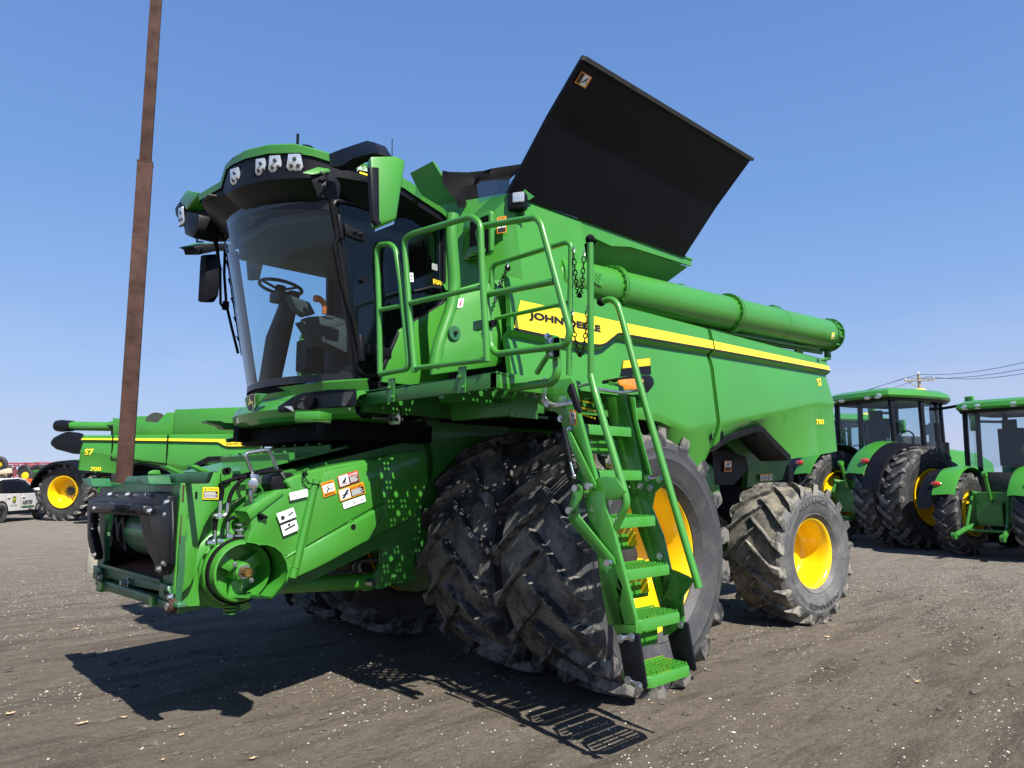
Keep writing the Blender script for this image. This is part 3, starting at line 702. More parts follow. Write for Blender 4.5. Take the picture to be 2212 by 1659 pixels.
for (x, y, w) in ((590,435,.15),(762,372,.125),(857,352,.135),(988,342,.15)):
    p = visor_pt(1, x, y); n = V((p.x-1.2+.4, p.y*1.2, -.35)).normalized()
    worklight(p+n*.012, n, w*.85, .125, roof)
mb = MB(); q = [U(0,1.93,1,*k) for k in ((195,600),(248,527),(335,545),(245,662))]; mb.prism(q, (-.2,0,-.0)); mb.build('corner_cap', 'green', roof, bevel=.012)
mb = MB(); q = [U(0,1.92,1,*k) for k in ((165,650),(200,600),(245,665),(330,690),(322,790),(290,855),(232,830),(228,790),(170,700))]; mb.prism(q, (-.2,.0,.0)); mb.build('lamp_housing', 'black_plastic', roof, bevel=.02)
c = U(0,1.935,1,212,705); worklight(c, V((1,.12,-.1)), .115, .17, roof)
mb = MB(); mb.prism([U(2,3.93,1,*k) for k in ((358,605),(395,560),(465,570),(425,628))], (0,0,.01)); mb.build('service_plate', 'beige_grey', roof)
mb = MB(); mb.tube([V((.75,.55,4.05)), V((.76,.55,4.35))], .008, seg=6); mb.tube([V((.76,.55,4.35)), V((.765,.55,4.62))], .004, seg=6); mb.cyl((.75,.55,4.04),(.75,.55,4.12),.014); mb.build('antenna', 'black_soft', roof)
mb = MB(); p = U(1,0,1,1005,190); mb.cyl((p.x,p.y,4.05), (p.x,p.y,p.z+.06), .012); mb.build('antenna', 'black_soft', roof)
mb = MB(); p = U(1,0,1,1067,210); mb.cyl((p.x,0,4.05),(p.x,0,p.z-.035),.07,.065,seg=8); mb.build('roof_beacon', 'black_soft', roof, bevel=.01)
mb = MB(); a = U(1,1.18,1,1408,400); b = U(1,1.18,1,1500,418); put_text(mb, 'John Deere', a, V((b.x-a.x,0,b.z-a.z)), V((0,0,.052)), .012, .35); mb.build('lettering', 'white_decal', roof, smooth=False)
mb = MB(); a = U(1,1.18,1,1425,402); b = U(1,1.18,1,1500,425); mb.prism([a, b, b-V((0,0,.014)), a-V((0,0,.014))], (0,.003,0)); mb.build('underline', 'decal_yellow', roof, smooth=False)
# mirrors
ym = 2.05
mb = MB(); pm = [U(1,ym,1,*q) for q in ((1500,295),(1675,292),(1740,322),(1680,722),(1550,772),(1525,740))]
mb.prism(pm, (-.03,-.09,0)); mi = part(mb, 'mirror', 'green', bevel=.018, label='big green-backed mirror on the cab left arm')
mb = MB(); pm2 = [U(1,ym+.02,1,*q) for q in ((1500,368),(1562,372),(1566,735),(1588,752),(1550,774),(1520,738))]; mb.prism(pm2, (.01,-.03,0)); mb.build('mirror_edge', 'black_plastic', mi, bevel=.01)
mb = MB(); gx = [p+V((-.045,-.098,0)) for p in pm[:5]]; mb.poly(*gx); mb.build('mirror_glass', 'mirror', mi)
mb = MB(); top = UY(1.62, 1, (1240,290),(1330,255),(1430,222),(1500,200),(1545,210),(1590,285)); botm = UY(1.62, 1, (1250,378),(1330,372),(1400,320),(1500,300),(1560,285),(1592,292))
mb = MB(); rr2 = []
for i in range(6):
    yy = 1.28+.75*(i/5); a = U(1,yy,1,*((1240,290),(1330,255),(1430,222),(1500,200),(1545,210),(1590,285))[i]); b = U(1,yy,1,*((1250,378),(1330,372),(1400,325),(1480,300),(1545,288),(1592,296))[i])
    rr2.append([a+V((.03,0,0)), b+V((.03,0,0)), b+V((-.07,0,0)), a+V((-.07,0,0))])
mb.loft(rr2, capa=True, capb=True, closed=True); mb.build('mirror_arm', 'black_plastic', mi, bevel=.012)
ymr = -1.75
mb = MB(); pm = [U(1,ymr,1,*q) for q in ((342,970),(420,965),(440,1060),(418,1250),(388,1296),(322,1290),(335,1030))]
mb.prism(pm, (-.05,.07,0)); mi2 = part(mb, 'mirror', 'black_plastic', bevel=.015, label='black mirror hanging at the far right side of the cab')
mb = MB(); pm3 = [U(1,ymr+.03,1,*q) for q in ((428,985),(468,1062),(440,1160),(395,1292),(420,1060))]; mb.prism(pm3, (-.03,.02,0)); mb.build('mirror_glass', 'mirror', mi2)
mb = MB(); mb.prism([U(1,ymr+.1,1,*q) for q in ((195,920),(300,893),(495,890),(500,935),(470,945),(400,935),(238,970),(228,935))], (-.1,.1,0)); mb.tube([U(1,-1.5,1,360,880), U(1,-1.3,1,320,880), U(1,-1.2,1,315,820)], .01); mb.build('mirror_arm', 'black_plastic', mi2, bevel=.01)
mb = MB(); mb.prism([U(1,ymr+.1,1,*q) for q in ((195,920),(300,890),(400,888),(300,908))], (-.1,.08,.0)); mb.build('arm_cover', 'green_frame', mi2)
# left front corner bracket lamp
mb = MB(); mb.prism([U(1,1.15,1,*q) for q in ((1022,410),(1140,368),(1155,390),(1075,405))], (-.08,.03,0)); lc = part(mb, 'lamp_cap', 'green', bevel=.008)
mb = MB(); mb.prism([U(1,1.15,1,*q) for q in ((1075,405),(1155,390),(1200,470),(1185,570),(1135,580),(1100,490))], (-.12,.02,0)); mb.build('lamp_housing', 'black_plastic', lc, bevel=.02)
mb = MB(); mb.tube([U(1,1.2,1,*q) for q in ((1155,410),(1195,420),(1200,470),(1170,500))], .006); mb.tube([U(1,1.2,1,*q) for q in ((1160,400),(1205,440),(1190,500))], .005); mb.build('cable', 'grey_strap', lc)
# wiper assembly on the far pillar
mb = MB()
mb.tube([U(1,-.98,1,*q) for q in ((500,640),(440,840),(460,960),(478,1060),(480,1300),(500,1330))], .012)
mb.tube([U(1,-.98,1,*q) for q in ((510,940),(505,1100),(520,1310),(560,1480),(600,1640))], .013)
mb.tube([U(1,-.98,1,*q) for q in ((520,930),(560,1250),(600,1500),(625,1655))], .009)
for i in range(5):
    mb.tube([U(1,-.98,1,*q) for q in ((515+i*18,1000+i*130),(540+i*18,1090+i*120))], .006)
mb.box(U(1,-.98,1,515,1315), (.05,.04,.08)); part(mb, 'wiper', 'black_soft')
mb = MB()
for i in range(5): mb.tube([U(1,-1.0,1,410+i*10,700), U(1,-1.0,1,395+i*10,790), U(1,-1.0,1,425+i*8,850), U(1,-1.0,1,480,1060)], .006)
mb.prism(UY(-1.05,1,(310,670),(480,640),(560,610),(500,860),(440,880),(390,860),(330,800)), (-.12,.1,0)); part(mb, 'wiper_motor_cover', 'black_plastic', bevel=.02)
# A pillar seal / cable
mb = MB(); mb.tube([U(1,.99,1,*q) for q in ((1230,600),(1255,740),(1275,850),(1255,900),(1262,960),(1300,1150),(1345,1330),(1380,1400),(1400,1500),(1420,1600))], .018); part(mb, 'pillar_cable', 'black_soft')
# interior: seat, column, wheel, console, lever
mb = MB(); mb.box((.85,.0,2.85), (.55,.55,.16)); mb.prism([V((.62,-.26,2.9)), V((.72,-.26,2.9)), V((.62,-.24,3.6)), V((.52,-.24,3.6))], (0,.52,0)); mb.box((.58,0,3.7),(.09,.28,.2)); st = part(mb, 'driver_seat', 'seat_cloth', bevel=.04)
mb = MB(); mb.cyl((.85,0,2.36),(.85,0,2.8),.16,.2); mb.box((.85,0,2.45),(.5,.5,.16)); mb.build('seat_base', 'black_plastic', st, bevel=.01)
sw = U(0,1.12,1,890,1190); 
mb = MB(); cth = sw; nw = V((-.17,0,.98)).normalized(); u = V((0,1,0)); w = nw.cross(u)
ringp = [cth+u*math.cos(t)*.20+w*math.sin(t)*.20 for t in lin(0,2*PI*31/32,31)]; mb.tube(ringp, .017, seg=8, closed=True)
for t in (.5,2.6,4.7): mb.tube([cth-nw*.03, cth+u*math.cos(t)*.19+w*math.sin(t)*.19], .014, seg=6)
mb.cyl(cth-nw*.05, cth+nw*.01, .05); swo = part(mb, 'steering_wheel', 'black_plastic')
mb = MB(); mb.prism([cth+V((-.06,-.08,-.03)), cth+V((-.05,.10,-.03)), V((cth.x+.10,cth.y+.10,2.95)), V((cth.x+.16,cth.y+.13,2.36)), V((cth.x+.14,cth.y-.15,2.36)), V((cth.x+.08,cth.y-.08,2.95))], (-.12,0,.0)); mb.box(cth+V((0,0,-.10)),(.14,.2,.1)); part(mb, 'steering_column', 'beige_grey', bevel=.02)
mb = MB(); q = UY(.42, 1, (950,1240),(1090,1290),(1130,1370),(1060,1385),(1000,1340)); mb.prism(q, (0,-.1,0)); q = UY(.42,1,(1075,1390),(1340,1370),(1345,1440),(1200,1480),(1180,1560),(1090,1500),(1035,1415),(1090,1430)); mb.prism(q, (0,-.14,0)); q = UY(.42,1,(1180,1480),(1340,1440),(1345,1640),(1180,1560)); mb.prism(q, (0,-.16,0)); part(mb, 'console', 'seat_cloth', bevel=.012)
mb = MB(); mb.tube([U(1,.42,1,*q) for q in ((1120,1265),(1160,1270),(1190,1310),(1185,1370))], .03, taper=.018, fil=.05); part(mb, 'control_lever', 'orange')
mb = MB(); mb.prism(UX(1.1,1,(690,970),(770,960),(775,1010),(745,1140),(690,1145),(680,1030)), (.04,0,0)); mb.tube(UX(1.1,1,(720,950),(760,940),(800,1020)), .008); part(mb, 'monitor', 'seat_cloth', bevel=.015)
mb = MB(); hl = [V((x, y, 3.62+.0)) for x, y in ((1.55,.75),(1.75,.3),(1.75,-.3),(1.55,-.75),(.55,-.75),(.55,.75))]; mb.prism(hl, (0,0,.09)); part(mb, 'headliner', 'beige_grey', bevel=.02)
mb = MB(); mb.prism(UX(.85,1,(1100,1420),(1200,1400),(1290,1430),(1300,1640),(1240,1640)), (-.1,0,0)); mb.box((.8,-.45,2.75),(.5,.2,.3)); part(mb, 'side_console', 'seat_cloth', bevel=.02)
mb = MB()
for i in range(6): mb.box((.62,.62-.02*i,2.42+.055*i), (.3,.34,.04))
part(mb, 'manual_stack', 'beige_grey', bevel=.004)

# ---- nose below the windshield
def nose(y, k): return wsx(y*.95, 2.38)+k
mb = MB()
ys = lin(-1.0, 1.10, 28)
def nx(y, base): return base+.27*(1-((y-.05)/1.06)**2)
def nrow(b_, k, z): return [V((nx(y,b_), y*k, z)) for y in ys]
mb.loft([nrow(1.27,.97,2.365), nrow(1.31,1,2.345), nrow(1.29,1,2.27), nrow(1.30,1,2.25), nrow(1.38,1.01,2.22), nrow(1.42,1.01,2.15), nrow(1.40,1,2.09), nrow(1.34,.98,2.06), nrow(.7,.95,2.05)])
ns = part(mb, 'nose_panel', 'green', ang=24)
def onnose(x, y, lift=0):                          # meet of a sight line with the front of the nose
    d_ = ray(13, x, y); t = 3.0; last = None
    while t < 8:
        p = CAM+d_*t
        if p.x < nx(p.y, 1.415): return p-d_*lift
        t += .006
    return CAM+d_*5
mb = MB(); q = [onnose(*k) for k in ((598,628),(760,520),(860,480),(1150,442),(1460,430),(1470,625),(1250,640),(770,665),(700,690),(600,690))]
mb.prism(q, (.02,.012,0)); hb = mb.build('headlight_housing', 'black_plastic', ns, bevel=.01)
mb = MB(); q = [onnose(*k, .02) for k in ((805,640),(815,560),(880,520),(1300,470),(1430,465),(1340,620),(900,660))]; mb.prism(q, (.006,.004,0)); mb.build('headlight_recess', 'seat_cloth', hb)
mb = MB(); c = onnose(965, 590, .03); mb.cyl(c, c+V((.04,.025,0)), .05, seg=20); mb.build('headlight', 'black_soft', hb)
mb = MB(); q = [onnose(*k, .03) for k in ((660,625),(742,622),(765,680))]; mb.prism(q, (.01,.006,0)); mb.build('marker', 'lamp_lens', hb)
mb = MB(); q = [onnose(*k, .012) for k in ((150,770),(165,690),(240,740),(600,690),(700,690),(590,700),(240,780))]; 
# emblem: shield with a leaping deer
c0 = onnose(316, 585, .02); bx = (onnose(358,585,.02)-onnose(275,588,.02)); by = V((0,0,1))*((onnose(316,495,.02)-onnose(316,678,.02)).length)
def em(px, py, l=0): return c0+bx*((px-316)/83)+by*(-(py-585)/183)+V((l,l*.5,0))
shp = ((300,500),(335,492),(358,505),(360,600),(350,655),(325,678),(300,678),(280,650),(272,590),(275,525))
mb = MB(); mb.mat('gold').poly(*[em(x,y,.03) for x,y in shp]); mb.mat('black_decal').poly(*[em(316+(x-316)*.88,585+(y-585)*.93,.034) for x,y in shp])
deer = ((288,600),(300,585),(300,560),(303,545),(312,548),(320,552),(318,570),(332,572),(345,566),(347,575),(340,585),(348,600),(352,632),(346,632),(341,605),(330,598),(314,606),(302,612),(296,628),(292,625),(297,605))
mb.mat('gold').poly(*[em(x,y,.037) for x,y in deer]); mb.poly(*[em(x,y,.037) for x,y in ((303,547),(299,525),(303,520),(306,535),(309,515),(313,522),(311,548))])
mb.build('emblem', None, ns, smooth=False)
mb = MB(); mb.prism([onnose(*k, .0) for k in ((345,478),(485,488),(370,620),(340,670),(362,600))], (.02,.01,0)); mb.build('emblem_backing', 'green', ns, bevel=.006)

# ---- steps, arms and dark structure under the cab
mb = MB(); mb.box((.95,0,1.98),(.9,1.7,.14)); mb.box((1.15,.75,2.02),(.7,.12,.16)); mb.box((1.15,-.75,2.02),(.7,.12,.16)); mb.box((.62,0,1.75),(.12,1.3,.5)); part(mb, 'cab_frame', 'black_soft', bevel=.01)
mb = MB(); mb.prism([U(2,1.98,13,*q) for q in ((772,680),(1050,672),(1180,700),(1175,725),(1050,700),(930,708),(780,712))], (0,0,-.05)); part(mb, 'nose_step', 'green', bevel=.008)
mb = MB(); mb.prism([U(1,-1.0,13,*q) for q in ((-200,780),(-50,785),(0,805),(400,820),(640,830),(640,880),(380,885),(0,878),(-60,835),(-200,800))], (0,-.12,0)); mb.prism([U(1,-.95,13,*q) for q in ((20,985),(430,900),(620,905),(620,990),(440,945),(150,1010),(35,1025))], (0,-.04,0)); part(mb, 'side_step', 'green_frame')
mb = MB(); mb.prism([U(1,-.8,13,*q) for q in ((400,890),(720,890),(740,990),(600,1005))], (0,.3,0)); mb.prism([V((1.15,-.75,1.75)), V((1.15,.7,1.75)), V((.7,.7,1.70)), V((.7,-.75,1.70))], (0,0,.25)); part(mb, 'under_cab_panel', 'black_soft')
mb = MB(); mb.prism([U(1,.5,13,*q) for q in ((1360,700),(1800,700),(1800,770),(1700,900),(1560,940),(1400,800))], (0,-.03,0)); mb.prism([U(1,.55,13,*q) for q in ((1930,1090),(2300,760),(2300,840),(1980,1130))], (0,-.05,0))
mb.prism([U(1,.45,13,*q) for q in ((2050,800),(2212,740),(2212,1180),(2060,1180))], (0,-.03,0)); part(mb, 'support_strut', 'green_frame', bevel=.004)
mb = MB(); mb.prism([U(1,.4,13,*q) for q in ((1590,625),(1815,660),(1815,695),(1590,665))], (0,-.03,0)); part(mb, 'lit_cross_member', 'green')
# small work light under the platform
c = U(0,1.0,13,1873,735); n_ = V((1,.35,-.05)); worklight(c, n_, .125, .125, CH)
# hoses
mb = MB()
mb.tube([U(0,.95,13,*q) for q in ((1440,838),(1340,860),(1240,930),(1190,1010),(1200,1090),(1240,1130))], .017, fil=.1)
hs = part(mb, 'hose', 'black_soft', label='corrugated black hose under the cab')
mb = MB(); mb.tube([U(0,.98,13,*q) for q in ((1300,1280),(1300,1180),(1270,1130),(1320,1080),(1400,1030),(1460,1010),(1560,960),(1700,950))], .045, fil=.06)
for k_ in ((1300,1230),(1290,1160),(1310,1090),(1440,1020)): mb.sphere(U(0,.98,13,*k_), .052, 10, 7)
part(mb, 'wrapped_hose_bundle', 'black_soft')
for i in range(5):
    mb = MB(); mb.tube([U(0,.9-.02*i,13,*q) for q in ((1600+i*14,1180),(1600+i*12,1060+i*8),(1680+i*10,930+i*12),(1850,850+i*16),(2050,815+i*18),(2212,800+i*20))], .014, fil=.15); part(mb, 'hydraulic_hose', 'black_soft')

# ------------------------------------------------------------------ feeder house
XFc = 2.53
fh = MB()
pr = [(2.45,.74),(2.45,1.52),(1.9,1.62),(.62,1.93),(.5,1.80),(.5,1.2),(1.5,.86)]
fh.prism([V((x,.68,z)) for x, z in pr], (0,.03,0)); fh.prism([V((x,-.80,z)) for x, z in pr], (0,.03,0)); fh.box((2.47,-.82,1.15),(.1,.10,.85))
fh.prism([V((2.5,-.83,1.50)), V((1.9,-.83,1.60)), V((.6,-.83,1.91)), V((.6,.70,1.91)), V((1.9,.70,1.60)), V((2.5,.70,1.50))], (0,0,.02))
fh.prism([V((2.45,-.68,.78)), V((1.5,-.68,.88)), V((.5,-.68,1.2)), V((.5,.68,1.2)), V((1.5,.68,.88)), V((2.45,.68,.78))], (0,0,-.02))
feed = part(fh, 'feeder_house', 'green_frame', label='feeder house reaching forward with stickers, pulley and open black-framed mouth')
# ribbed top plate seen below the cab
mb = MB(); mb.box((1.35,0,1.82),(1.4,1.2,.02),Matrix.Rotation(.235,3,'Y')); 
for i in range(3): mb.box((1.05+.3*i,0,1.92-.07*i),(.05,1.25,.05),Matrix.Rotation(.235,3,'Y'))
for i in range(3):
    for j in range(6): mb.bolt((1.05+.3*i,-.5+.2*j,1.95-.07*i),(0,0,1),.012)
mb.build('top_plate', 'green_frame', feed)
def F(*p, x=XFc, n=15): return [U(0, x, n, *q) for q in p]
# faceplate
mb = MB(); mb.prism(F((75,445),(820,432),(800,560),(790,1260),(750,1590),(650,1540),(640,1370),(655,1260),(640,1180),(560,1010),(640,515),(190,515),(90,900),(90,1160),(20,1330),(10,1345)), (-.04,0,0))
mb.build('face_plate', 'green_dark', feed)
mb = MB(); mb.prism([U(0,XFc-.02,15,*q) for q in ((265,442),(300,372),(1085,325),(1040,438))], (-.03,0,0)); mb.build('top_beam', 'green_dark', feed, bevel=.006)
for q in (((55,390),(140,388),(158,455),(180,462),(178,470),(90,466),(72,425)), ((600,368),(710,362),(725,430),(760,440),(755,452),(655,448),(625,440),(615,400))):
    mb = MB(); mb.prism(F(*q), (.14,0,0)); mb.build('hook', 'green_dark', feed, bevel=.01)
# left side plate of the face (sunlit)
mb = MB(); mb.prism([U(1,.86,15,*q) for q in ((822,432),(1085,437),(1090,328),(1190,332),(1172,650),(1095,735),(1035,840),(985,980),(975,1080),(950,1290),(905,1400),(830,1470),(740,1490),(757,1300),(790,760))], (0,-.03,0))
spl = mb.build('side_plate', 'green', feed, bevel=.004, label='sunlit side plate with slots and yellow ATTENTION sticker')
mb = MB()
for (x, y) in ((900,518),(883,722),(868,925),(851,1130),(836,1340)):
    mb.prism([U(1,.862,15,x+a,y+b) for a, b in ((-7,-42),(7,-42),(5,42),(-9,42))], (0,.002,0))
mb.build('slot', 'green_frame', spl); mb = MB(); mb.prism([U(1,.862,15,*q) for q in ((950,515),(972,512),(970,578),(948,578))], (0,.002,0)); mb.build('dark_slot', 'black_soft', spl)
d = dec((15,1022,470),(15,1172,472),(15,1017,587),1,.866,'decal_yellow'); d.text('ATTENTION',.27,.77,.95,.92,'black_decal'); d.pol([(.08,.76),(.22,.76),(.15,.94)],'black_decal'); d.rect(.05,.08,.95,.68,'black_decal'); d.lines(.09,.12,.92,.64,5,'white_decal'); d.done(spl)
mb = MB(); mb.prism([U(1,.864,15,*q) for q in ((818,735),(826,735),(800,1130),(783,1130))], (0,.002,0)); mb.prism([U(1,.864,15,*q) for q in ((830,445),(850,445),(840,610),(825,600))], (0,.002,0)); mb.build('scraped_edge', 'rust', spl)
# lower posts behind the plate
mb = MB(); mb.prism([U(1,.80,15,*q) for q in ((760,1480),(830,1470),(905,1400),(960,1290),(1000,1250),(990,1595),(900,1600),(830,1595),(790,1620),(750,1590))], (0,-.05,0)); mb.prism([U(1,.74,15,*q) for q in ((970,1200),(985,980),(1035,840),(1095,735),(1175,650),(1190,400),(1430,430),(1430,800),(1370,960),(1200,1000),(1060,1150),(1000,1250),(1040,1600),(990,1600))], (0,-.03,0)); mb.build('inner_side_plate', 'green', feed)
mb = MB(); mb.prism([U(1,.78,15,*q) for q in ((1200,440),(1300,380),(1305,330),(1280,290),(1200,290),(1165,325),(1195,345))], (0,-.03,0)); mb.build('lifting_lug', 'green', feed)
mb = MB()
for q in ((1235,318),(1263,312)): c = U(1,.785,15,*q); mb.cyl(c-V((0,.001,0)), c+V((0,.002,0)), .022, seg=16)
mb.build('hole', 'black_soft', feed)
mb = MB(); mb.prism([U(1,-.6,15,*q) for q in ((508,352),(515,325),(560,308),(615,310),(628,350))], (0,-.03,0)); mb.prism([U(1,-.3,15,*q) for q in ((650,270),(700,268),(860,335),(800,345))], (0,-.1,0)); mb.prism([U(1,.1,15,*q) for q in ((900,262),(960,258),(1120,330),(1020,325))], (0,-.1,0)); mb.build('latch_lever', 'green', feed, bevel=.006)
# black rubber seal frame
mb = MB(); mb.prism(F((20,580),(110,548),(640,512),(780,552),(775,750),(765,762),(772,1200),(735,1295),(705,1300),(655,1262),(650,1190),(560,1020),(505,760),(500,740),(40,715),(32,860),(85,1090),(78,1160),(35,1090),(5,960),(0,640), x=XFc+.03), (.06,0,0)); seal = mb.build('mouth_seal', 'black_plastic', feed, bevel=.012)
mb = MB(); mb.prism(F((35,600),(560,640),(560,730),(45,708), x=XFc+.09), (.07,0,0)); mb.prism(F((560,650),(655,640),(770,590),(765,1180),(720,1200),(640,1100),(580,960),(555,760), x=XFc+.085), (.03,0,0)); mb.build('seal_pad', 'black_plastic', seal, bevel=.02)
mb = MB(); mb.prism(F((170,680),(380,690),(375,720),(165,700), x=XFc+.16), (.012,0,0)); mb.prism(F((215,635),(320,640),(318,690),(213,685), x=XFc+.155), (.02,0,0)); mb.build('seal_rib', 'black_soft', seal, bevel=.004)
mb = MB()
for q in ((208,540),(378,541),(573,538),(757,612),(748,725),(733,1182),(684,1236),(62,1108)): mb.bolt(F(q, x=XFc+.06)[0]+V((.04,0,0)),(1,0,0),.016,.018)
for q in ((10,668),(530,695)): mb.bolt(F(q, x=XFc+.15)[0],(1,0,0),.016,.018)
mb.build('bolt', 'zinc', seal)
mb = MB(); mb.prism(F((195,515),(645,513),(640,560),(190,575), x=XFc+.02), (.02,0,0)); mb.build('seal_strip', 'black_plastic', feed)
mb = MB(); mb.prism([V((2.49,-.765,.85)), V((2.49,-.765,1.49)), V((1.56,-.765,1.6)), V((1.56,-.765,.95))], (0,.01,0)); mb.prism([V((2.49,.675,.85)), V((2.49,.675,1.49)), V((1.56,.675,1.6)), V((1.56,.675,.95))], (0,-.01,0)); mb.prism([V((2.49,-.76,1.485)), V((1.56,-.76,1.59)), V((1.56,.67,1.59)), V((2.49,.67,1.485))], (0,0,-.008)); mb.build('mouth_shade_sheet', 'black_soft', feed)  # black sheets added inside, standing in for the mouth's shade
# mouth: floor, drum, back wall
mb = MB(); mb.prism([V((2.50,-.76,.885)), V((2.50,.67,.885)), V((1.6,.67,1.05)), V((1.6,-.76,1.05))], (0,0,.02)); mb.build('mouth_floor', 'rust_floor', feed)
mb = MB(); mb.cyl((2.30,-.62,1.22),(2.30,.62,1.22),.185,seg=40); dr = mb.build('feeder_drum', 'green_dark', feed)
mb = MB()
for y in (-.56,-.40,.45): mb.cyl((2.30,y-.012,1.22),(2.30,y+.012,1.22),.225,seg=32)
mb.build('drum_flange', 'black_plastic', dr)
mb = MB()
for y in (-.45,.14): mb.box((2.40,y,1.20),(.05,.30,.05)); [mb.bolt((2.44,y+k,1.2),(1,0,0),.014,.02) for k in (-.1,-.06,.06,.1)]
mb.build('chain_slat', 'steel_dark', dr, bevel=.004)
mb = MB(); mb.prism([V((1.55,-.77,.9)), V((1.55,.67,.9)), V((1.55,.67,1.6)), V((1.55,-.77,1.6))], (-.02,0,0)); mb.build('mouth_back', 'black_soft', feed)
# sill beams and bottom tube
mb = MB(); mb.prism(F((82,1195),(645,1345),(640,1392),(80,1228), x=XFc+.0), (.02,0,0)); mb.prism(F((78,1232),(640,1398),(645,1460),(350,1400),(85,1310), x=XFc-.02), (.01,0,0)); mb.build('sill', 'green_dark', feed, bevel=.003)
mb = MB(); a, b_ = F((0,1345),(560,1510), x=XFc+.01); c_, e_ = F((620,1560),(765,1590), x=XFc+.01)
mb.prism(F((0,1348),(75,1370),(125,1372),(560,1508),(620,1540),(780,1570),(780,1618),(610,1612),(540,1592),(118,1462),(60,1440),(0,1395), x=XFc+.03), (-.06,0,0)); mb.build('bottom_tube', 'green_dark', feed, bevel=.008)
mb = MB(); mb.prism(F((62,1365),(90,1375),(88,1440),(60,1432), x=XFc+.035),(.02,0,0)); mb.prism(F((540,1505),(575,1512),(572,1600),(538,1592), x=XFc+.035),(.02,0,0)); mb.build('tube_clamp', 'green', feed)
mb = MB(); c = F((762,1592), x=XFc+.0)[0]; mb.cyl(c, c+V((.05,0,0)), .045, seg=20); mb.build('pivot_boss', 'rust', feed); mb = MB(); mb.cyl(c+V((.05,0,0)), c+V((.056,0,0)), .028, seg=20); mb.build('pivot_pin', 'zinc', feed)
for pts_ in (((15,1210),(75,1235),(80,1340),(30,1345),(10,1330)), ((650,1375),(725,1395),(735,1490),(700,1540),(640,1500))):
    mb = MB(); mb.prism(F(*pts_, x=XFc+.01), (.025,0,0)); g_ = mb.build('corner_gusset', 'green_dark', feed, bevel=.004)
mb = MB()
for q in ((28,1290),(47,1300),(668,1470),(695,1478)): c = F(q, x=XFc+.036)[0]; mb.cyl(c, c+V((.002,0,0)), .016, seg=12)
mb.build('gusset_hole', 'black_soft', g_)
mb = MB(); mb.bolt(F((333,1370), x=XFc)[0],(1,0,0),.022,.05); mb.bolt(F((68,1325), x=XFc+.03)[0],(1,0,0),.016,.02); mb.bolt(F((728,1510), x=XFc+.03)[0],(1,0,0),.018,.02); mb.build('bolt', 'zinc', feed)

# drive cover on the feeder's left side
yc = 1.0
def C14(*p, y=yc): return [U(1, y, 14, *q) for q in p]
cov = MB()
outer = C14((385,485),(345,440),(345,400),(420,368),(560,318),(820,262),(1100,212),(1190,210),(1212,235),(1282,600),(1280,690),(1120,985),(1060,1010),(700,1210),(350,1372),(372,1290),(350,1180),(310,1100),(240,1045),(130,1015),(75,1020),(0,1012),(-45,1010),(10,880),(0,780),(-45,700),(60,615),(250,500))
cov.prism(outer, (0,-.20,0)); cover = cov.build('drive_cover', 'green', feed, bevel=.03, ang=40, label='glossy green drive cover with safety stickers')
# creases on the cover
mb = MB(); mb.prism(C14((0,780),(40,750),(320,530),(250,520),(60,640),(-40,705), y=yc+.001), (0,.012,0)); mb.build('pressed_edge', 'green', cover, bevel=.006)
mb = MB()
a = C14((500,1045),(1285,605),(1275,690),(1115,985),(1062,1005),(700,1205),(440,1335), y=yc); b_ = C14((520,1062),(1240,660),(1235,705),(1100,960),(1050,985),(710,1180),(460,1300), y=yc+.03)
mb.prism([p+V((0,.001,0)) for p in C14((498,1052),(1270,625),(1262,690),(1108,975),(1055,998),(700,1195),(432,1322))], (0,.028,0)); mb.build('lower_bulge', 'green', cover, bevel=.024)
mb = MB(); mb.prism([p+V((0,.001,0)) for p in C14((640,470),(700,330),(1180,228),(1195,250),(1262,600),(520,1030))], (0,.012,0)); mb.build('upper_panel', 'green', cover, bevel=.01)
mb = MB(); mb.tube(C14((612,452),(430,1235), y=yc+.012), .026, seg=14); mb.tube(C14((632,400),(625,440), y=yc+.012), .03, seg=14); mb.tube(C14((425,1240),(400,1330), y=yc+.012), .03, seg=14); mb.build('hinge_rib', 'green', cover)
mb = MB(); mb.tube(C14((350,1120),(330,1145),(440,1075), y=yc+.0), .008); mb.build('highlight_ridge', 'green', cover)
mb = MB(); c = C14((972,848), y=yc+.018)[0]; mb.lathe([(.052,0),(.048,.006),(.04,.002),(.038,-.006),(0,-.006)], c, (0,1,0), 24); mb.build('latch_recess', 'green', cover)
mb = MB(); mb.cyl(c+V((0,-.004,0)), c+V((0,.012,0)), .022); mb.build('latch', 'black_plastic', cover)
mb = MB(); c = C14((95,757), y=yc+.002)[0]; mb.cyl(c, c+V((0,.012,0)), .02); mb.box(c+V((-.01,.02,.012)),(.07,.02,.018),Matrix.Rotation(-.5,3,'Y')); mb.build('turn_latch', 'black_plastic', cover, bevel=.003)
mb = MB(); mb.tube([C14(q, y=yc+.03)[0] for q in ((545,305),(505,330),(520,380),(560,430),(630,455))], .004); mb.tube([C14(q, y=yc+.03)[0] for q in ((505,330),(510,400),(560,445))], .004); mb.build('retaining_cable', 'black_soft', cover)
mb = MB(); mb.prism([C14(q, y=yc+.03)[0] for q in ((505,312),(550,292),(565,305),(525,332))], (0,-.03,0)); mb.build('latch_hook', 'green', cover)
def cd_(tl, tr, bl, base, y=yc+.018): return dec((14,)+tl, (14,)+tr, (14,)+bl, 1, y, base)
